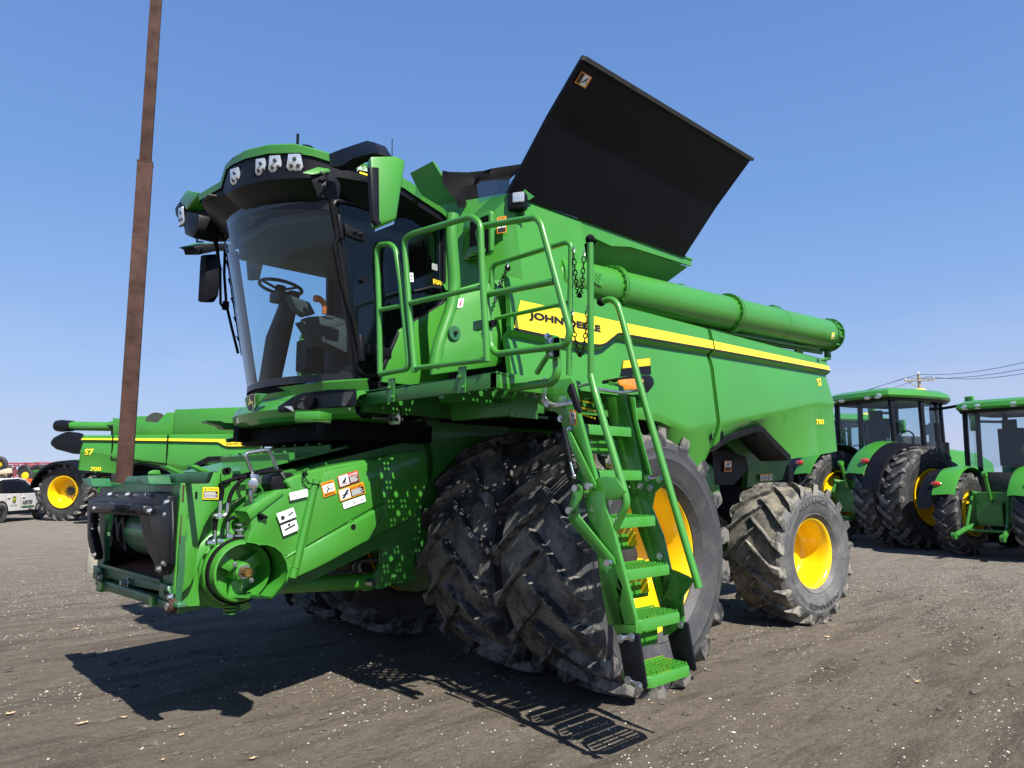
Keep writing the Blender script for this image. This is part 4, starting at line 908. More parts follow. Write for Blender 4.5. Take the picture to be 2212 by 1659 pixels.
d = cd_((668,435),(790,398),(698,568),'orange_decal'); d.rect(.07,.26,.93,.8,'white_decal'); d.text('AVERTISSEMENT',.18,.85,.92,.95,'black_decal'); d.pol([(.06,.84),(.16,.84),(.11,.96)],'black_decal'); d.seg(.3,.3,.55,.55,.05,'black_decal'); d.disc(.42,.62,.05,'black_decal'); d.seg(.55,.45,.8,.4,.02,'black_decal'); d.seg(.5,.72,.72,.7,.015,'black_decal'); d.lines(.08,.05,.92,.2,2,'black_decal'); d.done(cover)
d = cd_((826,368),(1016,308),(850,475),'red_decal'); d.rect(.03,.06,.48,.94,'white_decal'); d.rect(.50,.06,.97,.62,'black_decal'); d.lines(.54,.1,.95,.6,6,'white_decal'); d.text('DANGER',.58,.68,.95,.9,'white_decal'); d.pol([(.5,.68),(.56,.68),(.53,.9)],'white_decal'); d.pol([(.12,.35),(.42,.85),(.3,.3)],'black_decal'); d.seg(.1,.25,.4,.18,.02,'black_decal'); d.done(cover)
d = cd_((831,500),(1070,420),(856,608),'orange_decal'); d.rect(.03,.08,.42,.92,'white_decal'); d.rect(.44,.08,.97,.66,'black_decal'); d.lines(.47,.12,.95,.64,7,'white_decal'); d.text('AVERTISSEMENT',.5,.73,.96,.9,'black_decal'); d.pol([(.44,.74),(.49,.74),(.465,.9)],'black_decal'); d.seg(.12,.2,.36,.8,.05,'black_decal'); d.seg(.1,.5,.36,.45,.03,'black_decal'); d.done(cover)
d = cd_((875,618),(1085,545),(888,680),'white_decal'); [d.rect(x,0,x+.008,1,'black_decal') for x in (.33,.66)]; d.seg(.08,.25,.25,.7,.015,'black_decal'); d.pol([(.42,.2),(.55,.8),(.5,.3)],'black_decal'); d.seg(.75,.4,.92,.6,.02,'black_decal'); d.done(cover)
d = cd_((370,525),(540,485),(380,598),'white_decal'); d.rect(.5,0,.508,1,'black_decal'); d.seg(.1,.15,.4,.85,.008,'black_decal'); d.seg(.1,.8,.42,.2,.008,'black_decal'); d.seg(.58,.35,.9,.75,.008,'black_decal'); d.seg(.6,.2,.88,.2,.01,'black_decal'); d.done(cover)
d = cd_((248,722),(408,662),(280,812),'white_decal'); d.rect(.5,.05,.508,.95,'black_decal'); d.disc(.25,.4,.12,'steel_dark'); d.seg(.6,.4,.9,.6,.06,'steel_dark'); d.done(cover)
d = cd_((283,815),(430,757),(316,935),'white_decal'); d.rect(0,.84,1,1,'black_decal'); d.seg(.15,.4,.85,.5,.06,'steel_dark'); d.disc(.5,.66,.08,'steel_dark'); d.rect(.92,.02,.99,.1,'black_decal'); d.done(cover)
# C-shaped guard standing out around the pulley
mb = MB(); arc = ((75,1020),(160,1018),(240,1045),(300,1095),(345,1180),(360,1270),(345,1350),(300,1430),(200,1530))
i0 = [U(1,1.16,14,*q) for q in arc]; i1 = [V((p.x,.80,p.z)) for p in i0]
cc = sum(i0, V((0,0,0)))/len(i0)
o0 = [p+(p-cc).normalized()*.012 for p in i0]; o1 = [V((p.x,.80,p.z)) for p in o0]
mb.loft([i1, i0, o0, o1]); 
e0 = U(1,1.16,14,200,1530); mb.prism([i0[-1], V((i0[-1].x,.80,i0[-1].z)), V((i0[-1].x+.26,.80,i0[-1].z+.0)), U(1,1.10,14,10,1525)], (0,0,.012)); mb.build('pulley_guard', 'green', feed, ang=60)
# pulley
pc = U(1,.93,15,1362,1262)
pul = MB(); K = lambda r, h: (r, h)
pul.lathe([(r_*.86, h_*.9) for r_, h_ in [(.235,-.16),(.25,-.16),(.25,-.13),(.215,-.10),(.215,-.09),(.262,-.06),(.262,-.03),(.24,.00),(.24,.02),(.222,.05),(.222,.07),(.205,.075),(.195,.0),(.18,-.08),(.075,-.08),(.07,.07),(.0,.07)]], pc, (0,1,0), 64)
pl_ = pul.build('variable_pulley', 'green', feed, ang=30, label='round green pulley with black belt at the feeder front corner')
mb = MB(); mb.lathe([(.20,-.025),(.216,-.02),(.216,.02),(.20,.025)], pc, (0,1,0), 64); mb.build('drive_belt', 'black_soft', pl_)
mb = MB()
for i in range(3):
    t = 2*PI*i/3+.6; u = V((math.cos(t),0,math.sin(t))); w_ = V((-math.sin(t),0,math.cos(t)))
    mb.prism([pc+u*.05+w_*.035+V((0,-.0,0)), pc+u*.165+w_*.05+V((0,-.0,0)), pc+u*.165-w_*.05+V((0,-.0,0)), pc+u*.05-w_*.035+V((0,-.0,0))], (0,-.03,0))
mb.cyl(pc+V((0,.02,0)), pc+V((0,.085,0)), .065, .055, seg=24); mb.build('pulley_spoke', 'green', pl_, bevel=.006)
mb = MB(); mb.cyl(pc+V((0,.08,0)), pc+V((0,.092,0)), .048, seg=6); mb.bolt(pc+V((.06,.07,.05)),(0,1,0),.012,.02); mb.bolt(pc+V((-.055,.07,-.06)),(0,1,0),.012,.02); mb.build('hub_nut', 'zinc', pl_)
mb = MB()
mb.cyl(pc+V((0,.09,0)), pc+V((0,.15,0)), .024, seg=12)
for i in range(10): t = 2*PI*i/10; mb.box(pc+V((.026*math.cos(t),.12,.026*math.sin(t))),(.008,.06,.008))
mb.build('splined_shaft', 'copper', pl_)
mb = MB(); mb.lathe([(.255,-.28),(.262,-.26),(.262,-.17),(.24,-.155),(.1,-.155)], pc, (0,1,0), 56); mb.build('gearbox_housing', 'green', feed)
mb = MB(); [mb.cyl(pc+V((.02,-.05,-.225-.022*k_)), pc+V((.02,-.05,-.235-.022*k_)), .045, seg=20) for k_ in range(3)]; mb.prism([U(1,.92,15,*q) for q in ((1330,1545),(1450,1560),(1485,1600),(1465,1625),(1410,1640),(1395,1650),(1375,1600))], (0,-.05,0)); mb.build('tensioner_bracket', 'green', feed)
mb = MB()
for i, z in enumerate((0,.035,.07)): mb.cyl(U(1,.9,15,1365,935)+V((0,0,z)), U(1,.9,15,1365,935)+V((0,0,z+.012)), .055-.012*i, seg=20)
mb.cyl(U(1,.9,15,1385,880), U(1,.9,15,1385,860), .016, seg=6); mb.build('spring_washer_stack', 'zinc', feed)
# multi-coupler box with bail handle
mb = MB(); bq = [U(1,.80,15,*q) for q in ((1575,365),(1600,350),(1760,330),(1785,350),(1800,450),(1780,475),(1620,512),(1590,500),(1565,450))]; mb.prism(bq, (0,.16,0)); cb = mb.build('coupler_box', 'black_plastic', feed, bevel=.018)
mb = MB(); c = U(1,.965,15,1703,452); mb.cyl(c,c+V((0,.006,0)),.006); mb.tube([U(1,.97,15,1540,340), U(1,.97,15,1650,325), U(1,.97,15,1770,315)], .012); mb.build('lid_hinge', 'black_soft', cb)
mb = MB(); h_ = [U(1,.93,15,*q) for q in ((1500,350),(1415,150),(1650,112),(1725,305))]; mb.tube(h_, .014, fil=.03, seg=8); mb.build('bail_handle', 'zinc', cb)
mb = MB(); mb.prism([U(1,.98,15,*q) for q in ((1480,345),(1560,350),(1590,430),(1560,440),(1530,420),(1540,500),(1500,540),(1480,480))], (0,-.02,0)); mb.prism([U(1,.97,15,*q) for q in ((1745,305),(1790,330),(1812,385),(1790,388),(1760,340))], (0,-.02,0)); mb.cyl(U(1,.99,15,1500,440),U(1,1.03,15,1500,440),.035); mb.cyl(U(1,.96,15,1475,490),U(1,.96,15,1478,610),.016); mb.build('coupler_lever', 'zinc', cb, bevel=.004)
for pts_, r_ in ((((1210,430),(1330,390),(1480,350)),.014), (((1250,740),(1262,620),(1300,500),(1400,390),(1500,330)),.014), (((1180,700),(1190,600),(1210,500),(1190,430)),.014), (((1138,880),(1140,790),(1140,745)),.013), (((1255,800),(1285,765),(1330,755)),.013)):
    mb = MB(); mb.tube([U(1,.88,15,*q) for q in pts_], r_, fil=.05); mb.build('hydraulic_hose', 'black_soft', feed)
mb = MB()
for pts_ in (((1120,742),(1225,745)), ((1180,740),(1183,660),(1188,600)), ((1225,742),(1248,720),(1258,620)), ((1140,880),(1138,930),(1130,985),(1080,995)), ((1262,800),(1255,860),(1265,960)), ((1178,960),(1178,1015))):
    mb.tube([U(1,.90,15,*q) for q in pts_], .013, fil=.03, seg=8)
for q in ((1170,742),(1100,998),(1268,940),(1180,985),(1085,1000)): mb.cyl(U(1,.90,15,*q)-V((.02,0,0)), U(1,.90,15,*q)+V((.02,0,0)), .02, seg=6)
mb.build('pipe_fitting', 'zinc', feed)
# lift cylinders under the feeder
mb = MB(); a = U(1,.62,14,300,1400); b_ = U(1,.62,14,1080,1370); mb.cyl(a,b_,.062,seg=24); mb.cyl(b_,b_+(b_-a).normalized()*.06,.07,seg=24); lcy = mb.build('lift_cylinder', 'green', CH)
mb = MB(); mb.cyl(a-V((-.5,0,.02)),a,.035); mb.cyl(U(1,.70,14,1100,1375)+V((0,-.1,0)),U(1,.70,14,1160,1375)+V((0,.02,0)),.03,seg=12); mb.build('cylinder_rod', 'zinc', lcy)
mb = MB(); mb.tube([U(1,.66,14,*q) for q in ((1190,1165),(1060,1170),(1035,1200),(1035,1260))], .018, fil=.03); mb.tube([U(1,.64,14,*q) for q in ((1030,1175),(975,1200),(985,1270),(930,1285),(560,1285))], .012, fil=.03); mb.cyl(U(1,.66,14,1037,1240),U(1,.66,14,1037,1280),.025,seg=6); mb.build('steel_pipe', 'steel_dark', lcy)
mb = MB(); mb.tube([U(1,.66,14,*q) for q in ((455,1335),(540,1315),(565,1290))], .007); mb.build('red_cable', 'red_decal', lcy)
# side frame between feeder cover and inner tyre
mb = MB(); mb.prism([U(1,.84,14,*q) for q in ((1180,215),(1350,160),(1650,130),(1690,400),(1560,740),(1300,870),(1140,955),(1280,700))], (0,-.03,0)); mb.build('rear_cover_plate', 'green', feed, bevel=.004)
mb = MB(); mb.prism([U(1,.66,14,*q) for q in ((1250,900),(1540,760),(1700,640),(1560,1050),(1550,1370),(1360,1385),(1250,1440),(1130,1430),(1110,1380),(1150,1330),(1255,1200))], (0,-.05,0)); part(mb, 'front_axle_bracket', 'green_frame', bevel=.004)
mb = MB()
for q in ((1360,1190),(1520,1085),(1375,1335),(1530,1325)): mb.bolt(U(1,.665,14,*q),(0,1,0),.022,.03)
part(mb, 'bracket_bolt', 'green_frame')
mb = MB(); mb.prism([U(1,.70,4,*q) for q in ((350,310),(560,290),(900,330),(940,560),(700,480),(540,560),(420,700),(390,720),(400,560),(360,400))], (0,-.03,0)); part(mb, 'chassis_side_plate', 'green_frame')

# ------------------------------------------------------------------ platform, rails and ladder
PZ = 2.26; PXf = 1.31; PYo = 2.52; PXb = .80; LX = .82; LXr = .30
mb = MB()
def perforated(mb, x0, x1, y0, y1, z, pitch=.118):
    nx_ = max(1, round((x1-x0)/pitch)); ny_ = max(1, round((y1-y0)/pitch)); px = (x1-x0)/nx_; py = (y1-y0)/ny_
    r = .020; s = .028; a = .009; g = .030          # round hole, its square, half side of small holes, their offset from the cell corner
    for i in range(nx_):
        for j in range(ny_):
            cx_, cy_ = x0+(i+.5)*px, y0+(j+.5)*py
            sq = [(cx_+u*s, cy_+v*s) for u, v in ((1,0),(1,1),(0,1),(-1,1),(-1,0),(-1,-1),(0,-1),(1,-1))]
            oc = [(cx_+r*math.cos(k*PI/4), cy_+r*math.sin(k*PI/4)) for k in range(8)]
            mb.ring([V((p[0],p[1],z)) for p in sq], [V((p[0],p[1],z)) for p in oc])
            hx, hy = px/2, py/2
            L = [-hx, -hx+.010, -hx+.010+2*a*.8, -s, s, hx-.010-2*a*.8, hx-.010, hx]; M_ = [-hy, -hy+.010, -hy+.010+2*a*.8, -s, s, hy-.010-2*a*.8, hy-.010, hy]
            L = sorted(L); M_ = sorted(M_)
            for p in range(7):
                for q in range(7):
                    if p == 3 and q == 3: continue
                    if p in (1, 5) and q in (1, 5): continue
                    mb.poly(V((cx_+L[p],cy_+M_[q],z)), V((cx_+L[p+1],cy_+M_[q],z)), V((cx_+L[p+1],cy_+M_[q+1],z)), V((cx_+L[p],cy_+M_[q+1],z)))
perforated(mb, -.30, PXf-.15, 1.02, PYo-.08, PZ-.02)
plat = part(mb, 'platform', 'green_frame', label='perforated green access platform beside the cab')
mb = MB()
mb.prism([V((PXf,.95,PZ)), V((PXf,PYo,PZ)), V((PXf-.15,PYo,PZ)), V((PXf-.15,.95,PZ))], (0,0,-.02)); mb.prism([V((PXf,.95,PZ)), V((PXf,PYo,PZ)), V((PXf-.03,PYo,PZ)), V((PXf-.03,.95,PZ))], (0,0,-.10))
mb.build('front_beam', 'green_frame', plat, bevel=.004)
mb = MB(); mb.prism([V((PXf,PYo,PZ)), V((LX+.02,PYo-.02,PZ)), V((LX+.02,PYo-.07,PZ)), V((PXf,PYo-.06,PZ))], (0,0,-.10)); mb.build('side_beam', 'green', plat, bevel=.004)
mb = MB(); mb.box((.5,1.70,PZ-.07),(.05,1.5,.08)); mb.box((-.32,1.7,PZ-.05),(.05,1.5,.10)); mb.box((.5,PYo-.55,PZ-.08),(1.6,.05,.08)); mb.box((.4,1.02,PZ-.08),(1.8,.06,.14)); mb.build('cross_beam', 'green_frame', plat)
mb = MB()
for y in (1.0,1.42,2.2): mb.box((PXf+.004,y,PZ-.02),(.012,.07,.17)); mb.bolt((PXf+.01,y-.02,PZ+.0),(1,0,0),.014); mb.bolt((PXf+.01,y+.02,PZ-.07),(1,0,0),.014)
mb.build('clamp_plate', 'green_frame', plat)
def rail(pts, r, name='handrail', fil=.09, par=plat, **k):
    mb = MB(); mb.tube(pts, r, fil=fil, seg=12, **k); return mb.build(name, 'green', par)
X2 = lambda x, *p: [U(0, x, 2, *q) for q in p]
rail(X2(PXf, (205,1180),(198,760),(182,340),(205,305),(275,300),(310,335),(345,560),(400,1090),(390,1150),(300,1165),(205,1185)), .021, fil=.05, name='narrow_rail_loop')
rail(X2(PXf, (208,748),(362,718)), .017, name='rail_bar')
rail(X2(PXf, (440,1170),(400,700),(368,270),(420,232),(830,112),(888,160),(895,400),(935,1100)), .022, name='front_guard_rail')
rail(X2(PXf, (405,703),(905,590)), .018, name='rail_bar'); rail(X2(PXf, (440,1145),(930,1085)), .018, name='rail_bar')
G = 1.27
rail(X2(G, (895,330),(870,215),(905,178),(1265,118),(1300,160),(1500,900),(1470,990),(1000,1048),(960,1000),(925,650),(950,640),(1390,555)), .021, fil=.07, name='gate')
rail(X2(G, (900,400),(935,700),(950,1000)), .018, name='gate_post')
mb = MB(); mb.box(U(0,G,2,845,345),(.03,.11,.05)); mb.cyl(U(0,G+.02,2,825,360),U(0,G+.02,2,910,340),.02); mb.cyl(U(0,G,2,870,850),U(0,G,2,965,840),.022); mb.box(U(0,G,2,880,855),(.04,.08,.06)); mb.build('gate_hinge', 'green_frame', plat, bevel=.003)
mb = MB(); 
for q in ((910,340),(967,842)): mb.cyl(U(0,G,2,*q)+V((0,-.01,0)),U(0,G,2,*q)+V((0,.015,0)),.024)
mb.build('rubber_stop', 'black_soft', plat)
RB = .45
rail(X2(RB, (968,1000),(965,470),(990,435),(1480,285),(1505,310),(1490,1190)), .021, name='rear_guard_rail', fil=.08)
rail(X2(RB, (965,812),(1480,700)), .017, name='rail_bar')
rail(X2(1.1, (1270,1180),(1330,1080),(1400,1000)), .018, name='rail_brace')
# bent bar that carries the gate latch
rail([U(0,1.15,2,*q) for q in ((1090,1280),(1380,1240),(1412,1180),(1405,1060))], .026, name='latch_bar', fil=.08)
mb = MB(); mb.prism([U(0,1.17,2,*q) for q in ((1362,935),(1382,918),(1420,925),(1438,945),(1440,1080),(1370,1085))], (.05,0,0)); lp = mb.build('latch_plate', 'green', plat, bevel=.006)
mb = MB(); mb.prism([U(0,1.225,2,*q) for q in ((1395,935),(1432,935),(1432,1070),(1397,1075))], (.02,0,0)); mb.build('latch_pad', 'black_soft', lp, bevel=.01)
mb = MB(); [mb.bolt(U(0,1.225,2,*q),(1,0,0),.014) for q in ((1372,955),(1345,925),(1376,1040))]; mb.build('bolt', 'zinc', lp)
# chains
def chain(a, b, sag, n, name='chain'):
    mb = MB(); P_ = []
    for i in range(n+1):
        t = i/n; P_.append(a.lerp(b, t)-V((0,0,sag*(1-(2*t-1)**2))))
    for i in range(n):
        p, q = P_[i], P_[i+1]; d_ = (q-p).normalized(); u = d_.orthogonal().normalized(); u = Matrix.Rotation(PI/2*(i % 2), 3, d_) @ u
        c = (p+q)/2; l = (q-p).length*.62; w_ = .011
        mb.tube([c+d_*l*math.cos(k)+u*w_*math.sin(k)*1.2 for k in lin(0, 2*PI*7/8, 7)], .0045, seg=5, closed=True)
    o = mb.build(name, 'black_soft', plat)
    mb = MB()
    for p in (P_[0], P_[-1]): mb.tube([p+V((0,0,.05)), p+V((.012,0,.025)), p, p+V((-.012,0,.025))], .004, seg=5, closed=True)
    mb.build('snap_hook', 'zinc', o); return o
a = U(0,RB,2,1520,350); 
def catch(q1, q2, low, n):
    a = U(0,.45,2,*q1); b_ = U(0,.45,2,*q2); l_ = U(0,.45,2,*low); sag = (a.z+b_.z)/2-l_.z; return chain(a, b_, sag, n)
catch((1522,360),(1592,385),(1555,660),26); catch((1513,785),(1618,750),(1560,1062),26)
chain(U(1,1.75,2,1070,462), U(1,1.75,2,1018,590), 0, 9); chain(U(1,1.75,2,1005,640), U(1,1.75,2,985,700), 0, 5)
mb = MB(); c = U(1,1.66,2,1070,463); mb.cyl(c,c+V((0,.01,0)),.028); part(mb, 'grommet', 'black_soft')
# ladder
def ST(x, *p, n=4): return [U(0, x, n, *q) for q in p]
LF = .86; LB = .28
mb = MB(); lad = None
mb.prism(ST(LF, (1105,150),(1150,45),(1330,20),(1350,45),(1365,130),(1385,260),(1500,690),(1510,800),(1440,770),(1290,390),(1240,260),(1180,230),(1100,190)), (-.03,0,0))
lad = mb.build('ladder', 'green', CH, bevel=.003, label='green boarding ladder with seven grated steps in front of the tyre')
mb = MB(); mb.prism(ST(LF, (1485,715),(1560,690),(1640,700),(1700,790),(1665,850),(1570,850),(1565,900),(1620,1050),(1770,1640),(1775,1700),(1585,1700),(1545,1500),(1510,1230),(1425,860)), (-.028,0,0)); mb.build('side_plate', 'green', lad, bevel=.003)
mb = MB(); mb.prism(ST(LF-.0, (1585,1690),(1775,1690),(1772,1705),(1585,1705)), (-.02,0,0))
q5 = lambda x, *p: [U(0, x, 5, *q) for q in p]
mb.prism(q5(LF, (330,560),(420,560),(585,1000),(588,1080),(450,1090),(400,960),(360,760)), (-.02,0,0)); mb.build('lower_side_plate', 'green', lad, bevel=.003)
mb = MB(); mb.prism([U(0,LB,4,*q) for q in ((1590,40),(1680,75),(1720,240),(1815,650),(1850,720),(1960,690),(1975,730),(1900,800),(1880,900),(1960,1100),(2010,1320),(2140,1395),(2100,1450),(2090,1560),(2100,1659),(1960,1659),(1940,1500),(1860,1250),(1720,860),(1640,560),(1580,240))], (-.02,0,0)); mb.build('rear_side_plate', 'green', lad, bevel=.003)
mb = MB(); mb.prism([U(0,LB,5,*q) for q in ((770,640),(850,650),(940,690),(975,720),(890,850),(910,1000),(905,1060),(770,1095),(745,900),(690,700))], (-.015,0,0)); mb.build('rear_lower_plate', 'green', lad, bevel=.003)
mb = MB(); mb.prism([U(0,LB-.03,4,*q) for q in ((1700,150),(1765,150),(1780,300),(1880,680),(1830,680),(1740,330))], (-.012,0,0)); mb.build('grab_plate', 'green', lad, bevel=.003)
for x_, pts_ in ((LF+.005, ((455,1085),(470,1078),(590,1078),(602,1095),(655,1440),(645,1458),(515,1420))), (LB, ((800,1095),(915,1000),(935,1010),(990,1325),(978,1340),(838,1250)))):
    mb = MB(); mb.prism(q5(x_, *pts_), (-.02,0,0)); mb.build('rubber_hanger', 'black_plastic', lad, bevel=.004)
for pts_ in (((462,1110),(478,1092),(560,1088),(576,1102),(565,1118),(478,1132)), ((518,1392),(532,1382),(625,1425),(632,1442),(618,1452),(522,1410))):
    mb = MB(); mb.prism(q5(LF+.012, *pts_), (-.006,0,0)); pz = mb.build('clamp_strap', 'zinc', lad, bevel=.003)
mb = MB(); [mb.bolt(q5(LF+.012, q)[0],(1,0,0),.018,.014) for q in ((483,1112),(556,1103),(535,1397),(608,1435),(187,93),(275,75),(145,242),(407,597))]; [mb.bolt(U(0,LF,4,*q),(1,0,0),.016,.014) for q in ((1265,298),(1325,375),(1100,78),(1100,135))]; [mb.bolt(U(0,LB+.005,5,*q),(1,0,0),.018) for q in ((617,73),(665,22),(683,88),(747,32),(748,553),(890,1018))]; mb.build('ladder_bolt', 'zinc', lad)
def tread(c, w_, dep, th=.06, grated=True):
    """grated step: front lip with cut corners, open grid on top; c = middle of the front lip's upper edge, w_ along x, depth towards -y"""
    mb = MB(); x0, x1 = c.x-w_/2, c.x+w_/2; y, z = c.y, c.z; cc_ = .06
    tp = .085
    fr = [(x1-tp, y-dep), (x1, y-.07), (x1-cc_, y), (x0+cc_, y), (x0, y-.07), (x0, y-dep)]
    inn = [(x1-.02-tp, y-dep+.02), (x1-.02, y-.08), (x1-cc_-.01, y-.022), (x0+cc_+.01, y-.022), (x0+.02, y-.08), (x0+.02, y-dep+.02)]
    A = [V((a, b, z)) for a, b in fr]; B = [V((a, b, z)) for a, b in inn]
    mb.loft([[p-V((0,0,th)) for p in A], [p-V((0,0,.008)) for p in A], [p.lerp(q, .25) for p, q in zip(A, B)], B, [p-V((0,0,.02)) for p in B]], closed=True)
    nb = 5
    for i in range(1, nb):
        yy = y-dep+dep*i/nb; e_ = tp*(nb-i)/nb; mb.box((c.x-e_/2, yy, z-.008), (w_-.04-e_, .012, .016))
        for k in range(14): mb.box((x0+.03+(w_-.06-e_)*k/13, yy, z+.003), (.012,.010,.008))
    for i in (1, 2): mb.box((x0+w_*i/3, y-dep/2-.01, z-.010), (.012, dep-.03, .02))
    return mb
sy = [((5,648,1390),(5,975,1310)),((5,583,1000),(5,905,935)),((5,495,655),(5,815,605)),((5,400,300),(5,725,268)),((4,1500,650),(4,1815,665)),((4,1430,335),(4,1735,375)),((4,1345,35),(4,1680,85))]
SZ = [.505,.815,1.085,1.375,1.665,1.955,2.235]; SY = [3.20,3.13,3.04,2.94,2.84,2.75,2.66]
for i in range(7):
    a = U(0, LF-.03, *sy[i][0]); z_ = SZ[i]; w_ = (.50 if i < 2 else .53); 
    t = tread(V((LF-.03-w_/2, a.y, a.z)), w_, .22 if i < 5 else .20); o = t.build('step', 'green', lad)
    mb = MB(); mb.box((LF-.09-w_/2, a.y-.225, a.z-.03), (w_-.13,.012,.08)); 
    if 0 < i < 6: mb.box((LF-.10-w_/2, a.y-.21, a.z-.17 if i < 4 else a.z-.12), (w_-.14,.01,.10))
    mb.build('riser', 'green', lad)
# yellow warning plates and labels between the steps
for q in (((415,335),(455,335),(520,335),(580,400),(590,480),(455,497)), ((510,690),(600,682),(655,700),(672,795),(540,822)), ((570,935),(690,895),(708,925),(580,960))):
    mb = MB(); mb.prism([U(0,LB+.10,5,*k) for k in q], (-.006,0,0)); mb.build('guard_plate', 'yellow', lad)
for i, q in enumerate(((1462,475),(1530,485),(1565,565))):
    p = U(0,LB+.06,4,*q); r_ = U(0,LB+.06,4,q[0]+(30,62,48)[i],q[1]+5); b_ = U(0,LB+.06,4,q[0]+(10,12,10)[i],q[1]+(130,65,65)[i])
    d = Decal(p, r_, b_, ('orange_decal','white_decal','decal_yellow')[i]); d.rect(.1,.5,.9,.9,'white_decal'); d.lines(.1,.05,.9,.45,4,'black_decal'); d.done(lad)
d = Decal(ST(LF+.004,(1325,235))[0], ST(LF+.004,(1370,242))[0], ST(LF+.004,(1328,335))[0], 'orange_decal'); d.rect(.08,.42,.92,.86,'white_decal'); d.rect(.08,.04,.92,.4,'black_decal'); d.lines(.14,.06,.86,.38,4,'white_decal'); d.seg(.3,.5,.4,.8,.06,'black_decal'); d.seg(.5,.5,.75,.7,.06,'black_decal'); d.done(lad)
mb = MB()
pb = [U(0,LB+.03,4,*q) for q in ((1380,120),(1500,140),(1500,300),(1400,270))]
for i in range(4): a = pb[0].lerp(pb[3], i/3.2); b_ = pb[1].lerp(pb[2], i/3.2); mb.prism([a,b_,b_+V((0,0,-.012)),a+V((0,0,-.012))],(.002,0,0))
mb.build('service_diagram', 'decal_yellow', lad, smooth=False)
# linkage arms, gas strut, latch
mb = MB(); mb.prism(ST(LF+.03, (1355,755),(1380,742),(1408,760),(1410,800),(1380,900),(1390,960),(1625,1250),(1632,1290),(1600,1305),(1570,1285),(1320,1000),(1310,930),(1345,790)), (-.012,0,0)); mb.build('link_arm', 'green', lad, bevel=.003)
mb = MB(); mb.prism(ST(LF+.03, (1285,390),(1320,370),(1345,420),(1500,740),(1495,775),(1460,780),(1440,750)), (-.012,0,0)); mb.build('link_arm', 'green', lad, bevel=.003)
mb = MB(); a, b_, c_ = ST(LF+.07, (1283,360),(1330,590),(1355,690)); mb.cyl(a,b_,.016); gs = mb.build('gas_strut', 'black_plastic', lad); mb = MB(); mb.cyl(b_,c_,.008); mb.sphere(c_,.016,8,6); mb.build('strut_rod', 'zinc', gs)
mb = MB(); mb.prism(ST(LF+.04, (1125,25),(1165,15),(1160,150),(1185,185),(1235,190),(1245,150),(1290,140),(1300,165),(1335,165),(1345,200),(1230,220),(1160,215),(1130,180)), (-.01,0,0)); lt = mb.build('latch_cam', 'zinc', lad, bevel=.003)
mb = MB(); mb.prism(ST(LF+.05, (1335,50),(1375,180),(1390,235),(1385,265),(1350,230),(1340,190),(1300,110),(1315,70)), (-.03,0,0)); mb.build('latch_grip', 'black_plastic', lt, bevel=.008)
mb = MB(); [mb.cyl(p, p+V((.03,0,0)), .022, seg=8) for p in ST(LF+.04,(1190,198),(1467,757),(1598,1278),(1378,770),(1335,922))]; mb.cyl(ST(LF-.02,(1435,770))[0], U(0,LB,4,1720,770), .016); mb.cyl(ST(LF+.02,(1360,925))[0], ST(LF-.04,(1430,920))[0], .012); mb.build('pivot_bolt', 'zinc', lad)
# handrails of the ladder
mb = MB(); q = [U(0,LF-.06,2,1635,280), U(0,LF-.06,2,1640,1210)]; mb.tube(q, .021, seg=12); mb.tube([U(0,LF-.06,2,1640,1195)]+[U(0,LF-.03,4,*k) for k in ((1500,130),(1700,800),(1715,880),(1580,1150))], .024, fil=.12, seg=12); hr = mb.build('handrail', 'green', lad)
mb = MB(); mb.sphere(U(0,LF-.06,2,1635,268), .032); mb.build('knob', 'black_soft', hr)
mb = MB(); mb.tube([U(0,LB+.0,2,*k) for k in ((1712,692),(1775,672),(1820,705),(1850,800))]+[U(0,LB+.02,4,*k) for k in ((1825,150),(2060,960),(2205,1450))], .024, fil=.1, seg=12); hr = mb.build('handrail', 'green', lad)
mb = MB(); mb.sphere(U(0,LB,2,1710,692), .034); mb.build('knob', 'black_soft', hr)
mb = MB(); mb.tube([U(0,LF-.05,4,1375,78), U(0,LF-.05,4,1465,60)], .01); mb.tube([U(0,LF-.1,4,1510,95), U(0,.5,4,1670,120), U(0,LB,4,1790,105)], .011); mb.build('cross_rod', 'zinc', lad)
mb = MB(); mb.prism([U(1,1.7,4,*q) for q in ((925,95),(1085,90),(1085,270),(1180,280),(1180,300),(940,290),(920,275))], (0,-.04,0)); mb.box((.75,1.9,2.12),(.08,.9,.14)); mb.prism([U(0,.85,4,*q) for q in ((820,75),(1000,100),(1000,150),(440,190),(440,120))], (-.05,0,0)); mb.build('support_beam', 'green_frame', plat, bevel=.004)
mb = MB(); mb.prism([U(0,LF+.0,4,*q) for q in ((925,85),(1100,60),(1100,300),(925,280))],(-.01,0,0)); mb.build('mount_plate','green_frame',plat)
